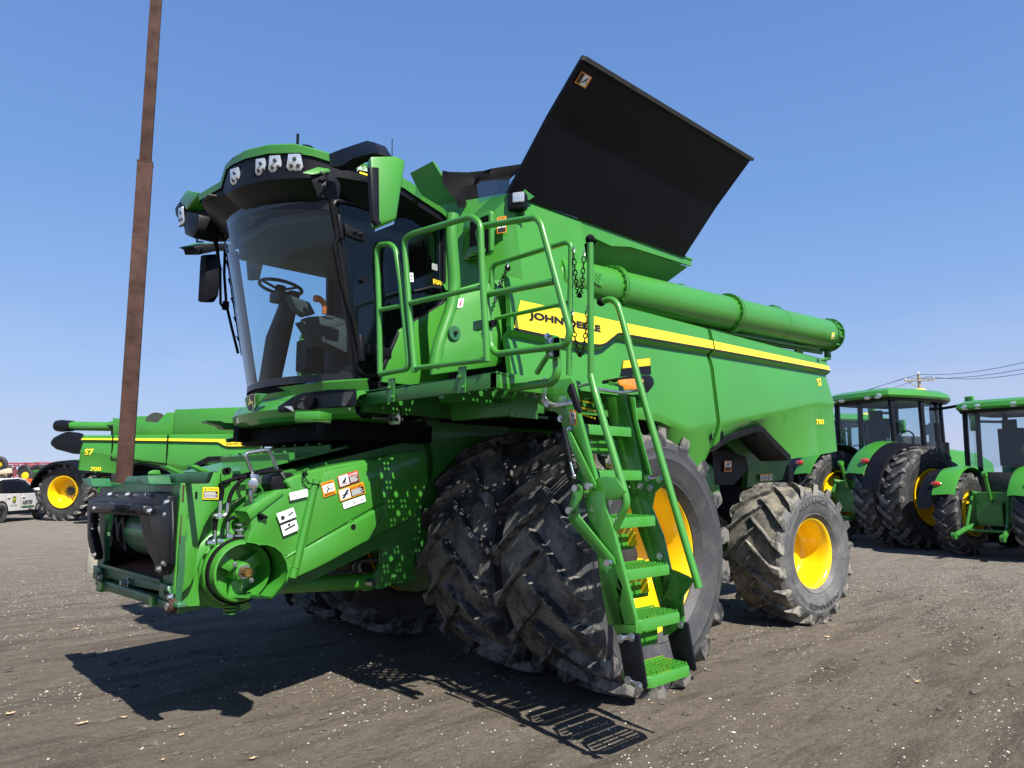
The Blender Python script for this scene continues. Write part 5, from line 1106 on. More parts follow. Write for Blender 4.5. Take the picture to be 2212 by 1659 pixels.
# amber marker lamp on its arm
mb = MB(); mb.tube([U(1,2.1,9,210,882), U(1,2.3,9,330,862), U(1,2.4,9,420,850)], .016); am = part(mb, 'lamp_arm', 'black_plastic')
ymk = 2.45
mb = MB(); mb.prism([U(1,ymk,9,*q) for q in ((320,860),(340,845),(550,825),(580,860),(578,900),(530,960),(510,950),(500,905),(345,900))], (-.05,-.03,0)); mk = mb.build('marker_lamp', 'black_plastic', am, bevel=.01)
mb = MB(); mb.prism([U(1,ymk+.012,9,*q) for q in ((322,870),(350,862),(490,850),(512,870),(500,900),(455,935),(350,942),(325,895))], (0,-.02,0)); mb.build('amber_lens', 'amber', mk, bevel=.008)
mb = MB(); mb.prism([U(1,ymk-.03,9,*q) for q in ((358,722),(555,702),(562,825),(338,842))], (0,-.01,0)); mb.build('marker_plate', 'black_plastic', mk)
mb = MB(); mb.prism([U(1,ymk-.025,9,*q) for q in ((358,724),(555,704),(555,760),(352,780))], (0,-.004,0)); mb.build('reflector', 'yellow', mk)

# ------------------------------------------------------------------ ground
from mathutils import noise
def fbm(x, y, s, o=4):
    v = 0; a = 1; t = 0
    for i in range(o): v += a*noise.noise(V((x*s, y*s, i*7.3))); t += a; a *= .5; s *= 2.1
    return v/t
def axis_vals(c, near, step, far_):
    out = [c]; 
    for sg in (1, -1):
        p = 0; st = step; l = []
        while p < far_:
            p += st
            if p > near: st *= 1.14
            l.append(c+sg*p)
        out += l
    return sorted(out)
def tracks(x, y):                                   # old wheel ruts running roughly along the row of machines
    u = (x-y*.35+.25*noise.noise(V((x*.25, y*.25, 5)))); r = 0
    for c, w_ in ((6.9,.30),(5.2,.25),(-6.8,.3),(-8.8,.3),(9.5,.3)):
        d_ = abs((y+.30*x)-c+.35*noise.noise(V((x*.3, c, 2))))
        if d_ < w_*2: r += math.cos(d_/w_*PI/4)*.9*(.6+.8*noise.noise(V((x*2.1,y*5.1,3))))
    return r
def gh(x, y):
    r_ = math.hypot(x-1, y-1); k = 1 if r_ < 14 else max(0, 1-(r_-14)/20)
    if k == 0: return -.004
    st = fbm(x*.45+y*.13, y*1.5-x*.35, 1.1, 3)
    return k*(.026*fbm(x, y, .7, 3)+.010*fbm(x, y, 4.0, 3)+.014*max(0, st-.12)*2-.012*tracks(x, y))-.012
gx_ = axis_vals(1.0, 9.0, .075, 1600); gy_ = axis_vals(1.5, 9.0, .075, 1600)
verts = [(x, y, gh(x, y)) for x in gx_ for y in gy_]; ny = len(gy_)
faces = [(i*ny+j, (i+1)*ny+j, (i+1)*ny+j+1, i*ny+j+1) for i in range(len(gx_)-1) for j in range(ny-1)]
me = bpy.data.meshes.new('ground'); me.from_pydata(verts, [], faces)
for p in me.polygons: p.use_smooth = True
g = bpy.data.objects.new('ground', me); COL.objects.link(g); struct(g)
m, nt, b = nodes('soil'); N = nt.nodes; L = nt.links
b.inputs['Roughness'].default_value = .95; b.inputs['Specular IOR Level'].default_value = .2
tc = N.new('ShaderNodeTexCoord')
def nz(scale, det=8, rough=.6, vec=None, dist=0):
    n = N.new('ShaderNodeTexNoise'); n.inputs['Scale'].default_value = scale; n.inputs['Detail'].default_value = det; n.inputs['Roughness'].default_value = rough; n.inputs['Distortion'].default_value = dist
    L.new(vec or tc.outputs['Object'], n.inputs['Vector']); return n.outputs['Fac']
def ramp(inp, p0, p1, c0=(0,0,0,1), c1=(1,1,1,1)):
    r = N.new('ShaderNodeValToRGB'); r.color_ramp.elements[0].position = p0; r.color_ramp.elements[1].position = p1
    r.color_ramp.elements[0].color = c0; r.color_ramp.elements[1].color = c1; L.new(inp, r.inputs['Fac']); return r.outputs['Color']
def mix(f, a, b_, mode='MIX'):
    x = N.new('ShaderNodeMix'); x.data_type = 'RGBA'; x.blend_type = mode
    for s_, v in ((0, f), (6, a), (7, b_)):
        if isinstance(v, (int, float)): x.inputs[s_].default_value = v
        elif isinstance(v, tuple): x.inputs[s_].default_value = v
        else: L.new(v, x.inputs[s_])
    return x.outputs[2]
mp = N.new('ShaderNodeMapping'); mp.inputs['Rotation'].default_value = (0,0,R(18)); mp.inputs['Scale'].default_value = (.55, 2.4, 1); L.new(tc.outputs['Object'], mp.inputs['Vector'])
strk = nz(1.3, 9, .65, mp.outputs[0], .3)
col = ramp(nz(.35, 6), .35, .65, (.130,.108,.083,1), (.164,.140,.109,1))
col = mix(ramp(nz(9, 8, .7), .35, .7), col, (.098,.080,.061,1))
col = mix(ramp(strk, .50, .60), col, (.080,.064,.049,1))
col = mix(ramp(nz(55, 4, .8), .50, .72), col, (.20,.18,.15,1))
# pale crushed stone: clouds of specks, denser away from the machine
sx = N.new('ShaderNodeSeparateXYZ'); L.new(tc.outputs['Object'], sx.inputs[0])
ln = N.new('ShaderNodeVectorMath'); ln.operation = 'DISTANCE'; L.new(tc.outputs['Object'], ln.inputs[0]); ln.inputs[1].default_value = (2.6, 3.2, 0)
fd = N.new('ShaderNodeMapRange'); L.new(ln.outputs['Value'], fd.inputs['Value']); fd.inputs['From Min'].default_value = 5.5; fd.inputs['From Max'].default_value = 13; fd.inputs['To Min'].default_value = 0; fd.inputs['To Max'].default_value = .40
ad_ = N.new('ShaderNodeMath'); ad_.operation = 'ADD'; L.new(nz(1.1, 6, .6, mp.outputs[0]), ad_.inputs[0]); L.new(fd.outputs[0], ad_.inputs[1])
mask = ramp(ad_.outputs[0], .56, .72)
vo = N.new('ShaderNodeTexVoronoi'); vo.inputs['Scale'].default_value = 46; L.new(tc.outputs['Object'], vo.inputs['Vector'])
sep = N.new('ShaderNodeSeparateColor'); L.new(vo.outputs['Color'], sep.inputs[0])
spk = ramp(sep.outputs[0], .50, .52)
ms = mix(1.0, mask, spk, 'MULTIPLY')
dsk = ramp(vo.outputs['Distance'], .30, .42, (1,1,1,1), (0,0,0,1)); ms = mix(1.0, ms, dsk, 'MULTIPLY')
col = mix(ms, col, (.40,.375,.335,1))
fmask = N.new('ShaderNodeMapRange'); L.new(ln.outputs['Value'], fmask.inputs['Value']); fmask.inputs['From Min'].default_value = 9; fmask.inputs['From Max'].default_value = 22; fmask.inputs['To Max'].default_value = .75
col = mix(fmask.outputs[0], col, mix(ramp(nz(3.2,8,.7, mp.outputs[0]), .4, .62), (.14,.125,.108,1), (.26,.24,.215,1)))
crk = ramp(nz(2.2, 14, .85, mp.outputs[0], 1.2), .575, .60)
col = mix(mix(1.0, crk, ramp(nz(.9, 4, .6), .48, .60), 'MULTIPLY'), col, (.045,.037,.030,1))
L.new(col, b.inputs['Base Color'])
bp = N.new('ShaderNodeBump'); bp.inputs['Strength'].default_value = 1.0; bp.inputs['Distance'].default_value = .045
L.new(nz(14, 12, .72), bp.inputs['Height']); bp2 = N.new('ShaderNodeBump'); bp2.inputs['Strength'].default_value = .8; bp2.inputs['Distance'].default_value = .05
L.new(strk, bp2.inputs['Height']); L.new(bp.outputs['Normal'], bp2.inputs['Normal']); L.new(bp2.outputs['Normal'], b.inputs['Normal'])
me.materials.append(m)

# loose gravel (uncountable) and a few dry leaves
mb = MB(); rnd = random.Random(3); cnt = 0
octf = [(0,2,4),(2,1,4),(1,3,4),(3,0,4),(2,0,5),(1,2,5),(3,1,5),(0,3,5)]
while cnt < 6500:
    d_ = 1.6+rnd.random()**1.6*13; a_ = rnd.uniform(-.72, .72)
    p = CAM+(Fh*math.cos(a_)+Rt*math.sin(a_))*d_; x, y = p.x, p.y
    c_ = fbm(x*.55+y*.2, y*1.3-x*.3, .9, 3)
    if rnd.random() > max(.10, min(1, (c_+.02)*3.2)): continue
    s_ = rnd.choice((.003,.003,.004,.005,.006,.008)) * (1+.06*d_)*.75
    if rnd.random() < .012: s_ *= 2.2
    z = gh(x, y)+s_*.2; q = Matrix.Rotation(rnd.uniform(0,6.3),3,'Z')
    vs_ = [V((s_*rnd.uniform(.7,1.6)*k[0], s_*rnd.uniform(.6,1.1)*k[1], s_*.7*k[2]*rnd.uniform(.6,1.2))) for k in ((1,0,0),(-1,0,0),(0,1,0),(0,-1,0),(0,0,1),(0,0,-1))]
    mb.add([V((x,y,z))+q@v for v in vs_], octf); cnt += 1
tag(mb.build('gravel', 'stone', smooth=False), 'pale loose gravel scattered over the brown ground', None, kind='stuff')
mb = MB(); cnt = 0
while cnt < 420:
    d_ = 2+rnd.random()**1.3*11; a_ = rnd.uniform(-.7, .7); p = CAM+(Fh*math.cos(a_)+Rt*math.sin(a_))*d_
    if noise.noise(V((p.x*.7,p.y*.7,9))) < .02: continue
    s_ = rnd.uniform(.012,.035); z = gh(p.x,p.y)+s_*.15; 
    mb.sphere((p.x,p.y,z), s_, 6, 4, (rnd.uniform(.8,1.7), rnd.uniform(.7,1.2), rnd.uniform(.35,.6))); cnt += 1
for i in range(len(mb.v)):
    v = mb.v[i]; mb.v[i] = v+V((noise.noise(v*60), noise.noise(v*60+V((5,0,0))), noise.noise(v*60+V((0,5,0)))))*.008
tag(mb.build('clods', 'soilclod' if 'soilclod' in MT else 'rubber', smooth=False), 'small crumbled clods of dark soil on the ground', None, kind='stuff') if False else None
paint('clod', (.085,.07,.057), .95, var=.3, scale=20, bump=.3)
tag(mb.build('soil_clods', 'clod', smooth=False), 'small crumbled clods of dark soil on the ground', None, kind='stuff')
lf = [((10,55,905),'curled tan dry leaf lying at the left edge of the ground',.075),((10,460,955),'broad tan dry leaf below the left tip of the big shadow',.10),((10,685,920),'narrow pale leaf scrap under the corner of the big shadow',.055),((10,1005,1015),'small pale leaf piece below the dark shadow, near the bottom',.045),
 ((10,415,437),'pale crumpled leaf among the gravel left of the big shadow',.09),((10,1400,1140),'small tan leaf at the bottom centre left',.06),((11,1540,998),'lone cream leaf on bare soil right of the machine',.07),((11,965,708),'flat cream leaf in front of the rear wheel',.08),((11,1840,425),'small pale leaf near the parked tractors',.08),((10,900,1152),'tiny pale leaf at the bottom edge',.04),((10,345,372),'rust-coloured leaf on the gravel strip at left',.07)]
for k, lab, s_ in lf:
    p = ground(*k); p.z = gh(p.x,p.y)+.006; mb = MB(); n_ = 12; a0 = rnd.uniform(0,6)
    P_ = [p+V((math.cos(a0+t)*s_*.5*(1 if i % 2 else .55)*rnd.uniform(.8,1.2), math.sin(a0+t)*s_*.33*(1 if i % 2 else .6), .006+.012*rnd.random()*(i % 2))) for i, t in enumerate([2*PI*i/n_ for i in range(n_)])]
    mb.add(P_+[p+V((0,0,.004))], [(i, (i+1) % n_, n_) for i in range(n_)]); tag(mb.build('dry_leaf', 'leaf', smooth=False), lab, 'leaf', 'dry leaves on the ground')

# ------------------------------------------------------------------ rusty post on its footing
def at_depth(n, x, y, F_):
    d_ = ray(n, x, y); return CAM+d_*(F_/d_.dot(Fh))
pb = at_depth(0, 258, 1190, 13.4); pb.z = 0
rz = math.atan2(Rt.y, Rt.x)+.42
po = empty('steel_post', 'tall rusty square steel post with a step in its width, standing in concrete', 'post', loc=pb)
mb = MB(); mb.box((0,0,3.8),(.265,.265,7.6),Matrix.Rotation(rz,3,'Z')); mb.build('lower_tube', 'rust', po, bevel=.012)
mb = MB(); mb.box((0,0,9.9),(.205,.205,4.6),Matrix.Rotation(rz,3,'Z')); mb.build('upper_tube', 'rust', po, bevel=.01)
mb = MB()
for z in (2.9,3.35,5.2,6.1): mb.box((0,0,z),(.27,.27,.012),Matrix.Rotation(rz,3,'Z'))
mb.box((0,0,7.6),(.275,.275,.03),Matrix.Rotation(rz,3,'Z')); mb.build('weld_seam', 'rust', po)
mb = MB(); mb.lathe([(.50,-.05),(.50,.30),(.48,.37),(.42,.40),(0,.42)], (0,0,0), (0,0,1), 32); mb.build('footing', 'concrete', po)

# ------------------------------------------------------------------ second combine in the background
B2 = empty('combine_harvester', 'distant green combine behind the rusty post, black auger boot at its tail', 'combine harvester')
s2 = shield(XF, XR, 'side_shield', parent=B2, sgn=-1, n=40)
def flip(p, l=.01): return V((p.x, -(surf(p.x, p.z)+l), p.z))
def band2(fa, fb, xs, name, mat, lift):
    mb = MB(); mb.loft([[flip(V((x,0,z)), lift) for z in (fa(x), (fa(x)+fb(x))/2, fb(x))] for x in xs]); return mb.build(name, mat, s2)
band2(stripe_top, st_bot, lin(xb, XR, 70), 'stripe', 'decal_yellow', .012); band2(st_bot, lambda x: st_bot(x)-.03, lin(xb, XR, 70), 'stripe_edge', 'black_decal', .014)
mb = MB(); put_text(mb, 'JOHN DEERE', V((jr[0], -1.75, jl[1]-.06)), V((jl[0]-jr[0],0,.03)), up, .025, fn=lambda p: flip(p, .02)); mb.build('lettering', 'black_decal', s2, smooth=False)
for st, x, z, w_, h_ in (('S7', XR+.30, 2.50, .30, .22), ('700', XR+.55, 1.93, .36, .14)):
    mb = MB(); put_text(mb, st, V((x,-1.7,z)), V((w_,0,0)), V((0,0,h_)), .03, fn=lambda p: flip(p, .02)); mb.build('lettering', 'decal_yellow', s2, smooth=False)
mb = MB(); mb.prism([V((x,-1.76,z)) for x, z in ((SEAM+.01,3.2),(SEAM-.02,3.2),(SEAM-.02,2.0),(SEAM+.01,2.0))], (0,.03,0)); mb.prism([V((x,-1.765,z)) for x, z in ((SEAM,2.15),(XR+1.2,2.35),(XR+1.2,2.38),(SEAM,2.19))], (0,.03,0)); mb.prism([V((x,-1.75,z)) for x, z in ((XR+1.2,3.2),(XR+1.23,3.2),(XR+1.23,2.35),(XR+1.2,2.35))], (0,.03,0)); mb.build('panel_gap', 'black_soft', s2)
mb = MB(); mb.loft([[V((XR, s*1.43, z)) for s in (1,-1)] for z in (3.15, 2.6, bz)]); mb.box(((XR+XF)/2,0,3.12),(XF-XR-.3,3.2,.06)); mb.build('rear_hood', 'green', B2)
mb = MB(); mb.prism([V((x,-1.5,z)) for x, z in ((SEAM,3.2),(SEAM,4.12),(.2,4.18),(.3,3.2))], (0,3.0,0)); mb.build('grain_tank', 'green', B2, bevel=.01)
mb = MB(); mb.prism([V((x,-1.47,z)) for x, z in ((SEAM-.04,3.2),(SEAM-.04,4.02),(SEAM-.3,4.02),(SEAM-.6,3.65),(XR+.95,3.86),(XR+1.0,3.2))], (0,.5,0)); mb.prism([V((x,-.95,z)) for x, z in ((SEAM-.04,3.2),(SEAM-.04,4.0),(XR+1.3,3.95),(XR+1.25,3.2))], (0,1.8,0)); mb.build('engine_cover', 'green', B2, bevel=.02)
mb = MB(); mb.cyl((XR+2.1,-.95,3.72),(XR+2.1,-1.0,3.72),.36,seg=30); mb.build('air_screen', 'beige_grey', B2)
mb = MB(); mb.cyl((-1,1.42,3.6),(XR-3.0,1.5,3.85),.19,seg=28); a2 = mb.build('unloading_auger', 'green', B2)
mb = MB(); [mb.tube([(XR-.9-.12*i,1.49,3.53),(XR-1.0-.12*i,1.28,3.73),(XR-.95-.12*i,1.49,3.96)],.022) for i in range(4)]; mb.build('fold_hinge', 'green_frame', a2)
mb = MB(); mb.lathe([(.205,0),(.225,.02),(.235,.25),(.26,.45),(.23,.62),(.19,.62),(.2,.3),(.15,.1),(0,.1)], (XR-2.95,1.5,3.85), (-1,0,.02), 28); mb.build('boot', 'black_plastic', a2)
mb = MB(); mb.prism([V((XR-2.2-x,1.25,z+.25)) for x, z in ((1.42,2.95),(1.3,3.12),(1.0,3.28),(.8,3.36),(.5,3.3),(.05,2.85),(-.05,2.5),(.05,2.4),(.5,2.42),(1.2,2.62),(1.42,2.8))], (0,.5,0)); mb.build('spout', 'black_plastic', a2, bevel=.07)
mb = MB(); mb.box((-1.8,0,1.9),(4.6,2.6,.9)); mb.box((1.0,0,2.2),(1.2,1.6,.4)); mb.build('chassis', 'black_soft', B2)
mb = MB(); mb.prism([V((x,-.8,z)) for x, z in ((1.3,2.35),(1.75,3.7),(.5,3.8),(.45,2.35))], (0,1.6,0)); mb.build('cab', 'navy_panel', B2, bevel=.03); mb = MB(); mb.box((1.2,0,3.95),(1.9,2.1,.2)); mb.build('cab_roof', 'green', B2, bevel=.05)
arch = MB(); ro = []
for a, b in zip(arch_o, arch_i):
    A = U(1,1.7,*a); B = U(1,1.7,*b); ro.append([flip(A,.03), flip(A.lerp(B,.7),.05), V((B.x,-1.5,B.z))])
arch.loft(ro); arch.build('wheel_arch_trim', 'black_plastic', B2)
mb = MB(); mb.prism([V((x,-1.74,z)) for x, z in ((-1.9,1.95),(-1.6,2.2),(-1.2,2.42),(0,2.45),(.4,2.2),(.3,2.1),(-.1,2.3),(-1.15,2.28),(-1.75,1.9))], (0,-.06,0)); mb.build('front_arch_trim', 'black_plastic', B2)
for x, y, z, r_, w_, rr_w, n_ in ((-.6,-1.9,1.0,1.0,.7,.5,20),(-.6,1.9,1.0,1.0,.7,.5,20),(-4.1,-1.6,.77,.8,.6,.36,18),(-4.1,1.6,.77,.8,.6,.36,18)):
    wheel(B2, (x,y,z), PI if y < 0 else 0, r_, w_, rr_w, n_, ('rubber_dark','rubber_dark','rubber_dark'), [(rr_w,-.3),(rr_w-.03,.2),(rr_w+.01,.25),(rr_w*.9,.2),(rr_w*.8,0),(0,0)], drv=1)
pr_ = at_depth(7, 664, 620, 25.6); pf_ = at_depth(7, 2120, 620, 24.5)
dv = V((pf_.x-pr_.x, pf_.y-pr_.y, 0)); sc2 = dv.length/(XF-XR); hd = math.atan2(dv.y, dv.x)
B2.rotation_euler = (0,0,hd); off = Matrix.Rotation(hd,3,'Z') @ V((XR,-1.53,0))*sc2; B2.location = V((pr_.x-off.x, pr_.y-off.y, 0)); B2.scale = (sc2,sc2,sc2*.86)
print('bg combine scale would be', round(sc2,3))

# ------------------------------------------------------------------ tractors
def tractor(label, dual, Rr=1.08, s=1.0, hitch=True, group='tractors parked in a row', ys_=(.86,1.46), wd=.54, cx_=0.0):
    T = empty('tractor', label, 'tractor', group)
    mb = MB(); mb.prism([V((x,-.42,z)) for x, z in ((1.35,1.25),(1.35,2.15),(2.2,2.2),(3.6,2.08),(4.15,1.85),(4.25,1.2),(3.9,.95),(1.35,.95))], (0,.84,0)); mb.build('hood', 'green', T, bevel=.08)
    mb = MB(); mb.box((1.6,0,.95),(4.2,.5,.5)); mb.box((.2,0,1.05),(1.2,.9,.7)); mb.cyl((0,-1.0 if not dual else -1.7,Rr),(0,1.0 if not dual else 1.7,Rr),.16); mb.cyl((3.1,-.9,.78),(3.1,.9,.78),.12); mb.build('chassis', 'green_frame', T)
    zb, zt = 1.75, 3.28; c_ = cx_
    cor = [(-.42+c_,.78),(-.42+c_,-.78),(.45+c_,-.86),(.45+c_,.86),(1.42+c_,-.62),(1.42+c_,.62)]
    mb = MB()
    for x, y in cor: mb.prism([V((x-.05,y-.045,zb-.35)), V((x+.05,y-.045,zb-.35)), V((x+.05,y+.045,zb-.35)), V((x-.05,y+.045,zb-.35))], (.0,-.03*(1 if y > 0 else -1),zt-zb+.35))
    cb = mb.build('cab_frame', 'black_plastic', T, bevel=.01)
    mb = MB(); mb.poly((-.45+c_,-.74,1.95),(-.45+c_,.74,1.95),(-.45+c_,.72,zt),(-.45+c_,-.72,zt)); mb.poly((1.44+c_,-.6,1.6),(1.44+c_,.6,1.6),(1.44+c_,.58,zt),(1.44+c_,-.58,zt))
    for y in (-1, 1): mb.poly((-.40+c_,y*.8,2.1),(.42+c_,y*.87,1.95),(.42+c_,y*.84,zt),(-.40+c_,y*.76,zt)); mb.poly((.48+c_,y*.88,1.65),(1.4+c_,y*.64,1.5),(1.4+c_,y*.61,zt),(.48+c_,y*.85,zt))
    mb.build('cab_glass', 'glass_clear', cb, smooth=False)
    mb = MB(); mb.box((.5+c_,0,1.6),(1.85,1.5,.5)); mb.box((.3+c_,0,2.1),(.5,.55,.2)); mb.box((.05+c_,0,2.5),(.14,.5,.7)); mb.box((.0+c_,0,2.95),(.10,.28,.2)); mb.tube([V((1.0+c_,.2*math.cos(t),2.4+.2*math.sin(t))) for t in lin(0,2*PI*15/16,15)], .02, closed=True); mb.box((1.15+c_,0,2.1),(.2,.25,.6)); mb.box((.4+c_,-.5,2.3),(.6,.2,.25)); mb.box((1.1+c_,-.45,2.6),(.05,.3,.25)); mb.build('operator_seat', 'seat_cloth', cb, bevel=.02)
    mb = MB(); P_ = [(-.72,.55),(-.62,.86),(.2,.98),(1.3,.90),(1.7,.70),(1.78,.3)]; P_ = P_+[(x,-y) for x, y in P_[::-1]]
    sh = lambda k, z: [V((.5+(x-.5)*k+c_, y*k, z)) for x, y in P_]
    mb.loft([sh(.97,zt), sh(1.0,zt+.05), sh(.97,zt+.15), sh(.85,zt+.22), sh(.4,zt+.24)], capb=True, closed=True); rf = mb.build('cab_roof', 'green', T, ang=25)
    mb = MB(); mb.loft([sh(.97,zt+.02), sh(.93,zt-.07), sh(.86,zt-.02)], capb=True, closed=True); mb.build('roof_liner', 'black_plastic', rf)
    for x, y in ((-.67,.62),(-.67,-.62),(-.69,.36),(-.69,-.36),(1.66,.62),(1.66,-.62)):
        mb = MB(); mb.sphere((x+c_,y,zt+.03 if dual else zt+.06), .085, 12, 8, (.3,1.2,.75)); mb.build('work_light', 'lamp_lens', rf)
    mb = MB(); mb.sphere((1.1+c_,-.35,zt+.26),.16,16,8,(1.2,.9,.4)); mb.build('receiver_dome', 'decal_yellow', rf)
    for y in (1, -1):
        mb = MB(); rows = []
        for i in range(15):
            t = R(-8)+R(150)*i/14; rr_f = Rr+.12; rows.append([V((-rr_f*math.cos(t)*.98, y*.50, Rr+rr_f*math.sin(t)*.98)), V((-(rr_f)*math.cos(t), y*.62, Rr+(rr_f+.02)*math.sin(t))), V((-rr_f*math.cos(t), y*.98, Rr+rr_f*math.sin(t)-.02)), V((-rr_f*math.cos(t), y*.99, Rr+rr_f*math.sin(t)-.06))])
        mb.loft(rows[3:]); fe = mb.build('fender', 'green', T)
        mb = MB(); rows = []
        for i in range(15):
            t = R(8)+R(135)*i/14; rr_f = Rr+.10; rows.append([V((-rr_f*math.cos(t), y*.97, Rr+rr_f*math.sin(t)-.0)), V((-(rr_f+.0)*math.cos(t), y*(ys_[0]+.50), Rr+rr_f*math.sin(t)-.06)), V((-(rr_f-.04)*math.cos(t), y*(ys_[0]+.51), Rr+(rr_f-.05)*math.sin(t)-.1))])
        mb.loft(rows); mb.build('fender_flare', 'black_plastic', fe)
        t = R(28); mb = MB(); mb.sphere((-(Rr+.14)*math.cos(R(38)), y*.92, Rr+(Rr+.14)*math.sin(R(38))), .09, 12, 8, (.5,1.3,.6)); mb.build('tail_light', 'red_lens', fe)
    profR = [(.56,-.28),(.58,-.28),(.55,-.1),(.56,.22),(.60,.27),(.60,.285),(.565,.28),(.52,.2),(.50,.0),(.47,-.12),(.2,-.12),(0,-.12)]
    profR = [(a*(Rr/1.08), b) for a, b in profR]; rr = .585*Rr/1.08
    for y in (ys_ if dual else (ys_[0],)):
        for sg in (1, -1):
            wheel(T, (0, sg*y, Rr-.015), 0 if sg > 0 else PI, Rr, wd, rr, 20, ('rubber_dark','rubber_dark','rubber_lug'), profR, drv=-sg, lug=.055, hub=[(.15,-.12),(.15,-.08),(.1,-.05),(0,-.05)], bolts=10, boltr=.2)
    for sg in (1, -1): wheel(T, (3.1, sg*.95, .73*Rr/1.08), 0 if sg > 0 else PI, .74*Rr/1.08, .5, .38, 18, ('rubber_dark',)*3, [(.37,-.2),(.39,.2),(.36,.2),(.3,0),(0,0)], drv=-sg)
    mb = MB(); mb.tube([V((1.75,-.62,1.7)), V((1.75,-.62,2.75))], .13, seg=16); mb.tube([V((1.75,-.62,2.7)), V((1.75,-.62,3.15)), V((1.9,-.62,3.3))], .085, seg=16, fil=.1); mb.box((1.78,-.55,1.75),(.6,.35,1.1)); mb.build('exhaust_stack', 'black_plastic', T)
    for y in (-1, 1):
        mb = MB(); mb.tube([V((1.4+c_,y*.65,3.1)), V((1.45+c_,y*1.25,3.15))], .035); ma = mb.build('mirror_arm', 'black_plastic', T); mb = MB(); mb.box((1.45+c_,y*1.32,3.12),(.10,.2,.42)); mb.build('mirror', 'green', ma, bevel=.03)
    if hitch:
        for y in (.42, -.42):
            mb = MB(); mb.tube([V((-.25,y*.7,.75)), V((-.8,y*.95,.62)), V((-1.15,y*1.1,.50))], .055, seg=8, fil=.1); mb.cyl((-1.2,y*1.1-.04,.49),(-1.2,y*1.1+.04,.49),.075); lk = mb.build('lower_link', 'green_frame', T)
            mb = MB(); mb.tube([V((-.75,y*.93,.66)), V((-.45,y*.85,1.35))], .035, seg=8); mb.build('lift_rod', 'green_frame', lk)
            mb = MB(); mb.tube([V((-.2,y*.6,1.35)), V((-.5,y*.85,1.4))], .05, seg=8); mb.build('lift_arm', 'green_frame', lk)
        mb = MB(); mb.tube([V((-.4,0,1.15)), V((-.62,0,1.75))], .04, seg=8); mb.cyl((-.64,-.04,1.8),(-.64,.04,1.8),.06); mb.build('top_link', 'green', T)
        mb = MB(); mb.box((-.45,0,.95),(.2,.5,.4)); mb.cyl((-.75,-.42,.60),(-.75,.42,.60),.03); mb.build('drawbar', 'green_frame', T)
    return T
hdg = lambda a: math.atan2((Fh*math.cos(R(a))+Rt*math.sin(R(a))).y, (Fh*math.cos(R(a))+Rt*math.sin(R(a))).x)
def place(T, n, x, y, F_, a, yloc, s=1.0):
    """put the wheel at local (0, yloc) where it is seen at a measured place"""
    p = at_depth(n, x, y, F_); T.rotation_euler = (0,0,hdg(a)); T.scale = (s,s,s)
    o = Matrix.Rotation(hdg(a),3,'Z') @ V((0,yloc,0))*s; T.location = V((p.x-o.x, p.y-o.y, 0))
t1 = tractor('large green tractor with dual rear wheels and yellow rim, right of the big combine', True, cx_=.60, wd=.58, ys_=(.88,1.50))
place(t1, 8, 1045, 1035, 17.3, 66, -1.50, 1.10)
t2 = tractor('green dual-wheeled tractor half hidden behind the tail of the big combine', True, cx_=.5); place(t2, 8, 700, 990, 22.0, 65, -1.46, 1.03)
t3 = tractor('green tractor at the right edge showing its rear window and hitch arms', False, Rr=.93, ys_=(.78,), wd=.5, cx_=.90); place(t3, 8, 1285, 1140, 15.9, 54, .78, .94)
t5 = tractor('green tractor standing just outside the right edge of the picture', False, Rr=.95, ys_=(1.0,), wd=.5); t5.location = t3.location+(Rt*1.98-Fh*2.1); t5.rotation_euler = (0,0,hdg(55))
t4 = tractor('green tractor behind the tail of the distant combine, dusty wheel with yellow rim in view', False, Rr=1.0, hitch=False, cx_=1.7, ys_=(1.1,)); place(t4, 18, 1250, 1110, 28.4, 97, -1.1, 1.1)
mb = MB(); p = at_depth(8, 432, 930, 20.5); r_ = Rt; mb.prism([p-r_*.22+V((0,0,-.2)), p+r_*.22+V((0,0,-.2)), p+V((0,0,.38))], Fh*.03); o = mb.build('warning_triangle', 'red_lens'); tag(o, 'red slow-moving-vehicle triangle behind the tail of the big combine', 'warning sign')
mb = MB(); q = V((p.x, p.y, 0)); mb.cyl(q+Fh*.04, q+Fh*.04+V((0,0,p.z)), .02); mb.build('stake', 'steel_dark', o)

# ------------------------------------------------------------------ white car
CA = empty('car', 'white compact SUV with dealer lettering on its front door, at the left edge', 'car')
prof = [(-2.1,.45),(-2.15,.8),(-2.05,1.05),(-1.75,1.38),(-1.3,1.55),(-.4,1.62),(.35,1.58),(.75,1.42),(1.2,1.08),(1.9,.95),(2.1,.78),(2.12,.45)]
low = [(x, z) for x, z in prof]
mb = MB(); body = [(-2.12,.35),(-2.15,.8),(-2.05,1.02),(-1.2,1.04),(0,1.03),(1.15,1.03),(1.7,.97),(2.05,.85),(2.14,.6),(2.1,.32)]
mb.loft([[V((x*.985,s*.86,.36+(z-.36)*.97)) for x, z in body] if k == 0 else [V((x,s*.80,z)) for x, z in body] for s, k in ((-1,0),(-1,1),(1,1),(1,0))], capa=True, capb=True, closed=True)
bd = mb.build('body', 'white_paint', CA)
mb = MB(); gh_ = [(-1.95,1.02),(-1.55,1.42),(-1.0,1.54),(0,1.58),(.5,1.52),(1.15,1.03)]
mb.loft([[V((x,s*.78,1.02)) if i in (0,5) else V((x*.96,s*.62,z)) for i, (x, z) in enumerate(gh_)] for s in (-1,1)], capa=True, capb=True); mb.build('greenhouse', 'black_decal', bd)
mb = MB(); mb.loft([[V((x*.97,s*.60,z+.02)) for x, z in gh_[1:5]] for s in (-1,-.5,.5,1)]); 
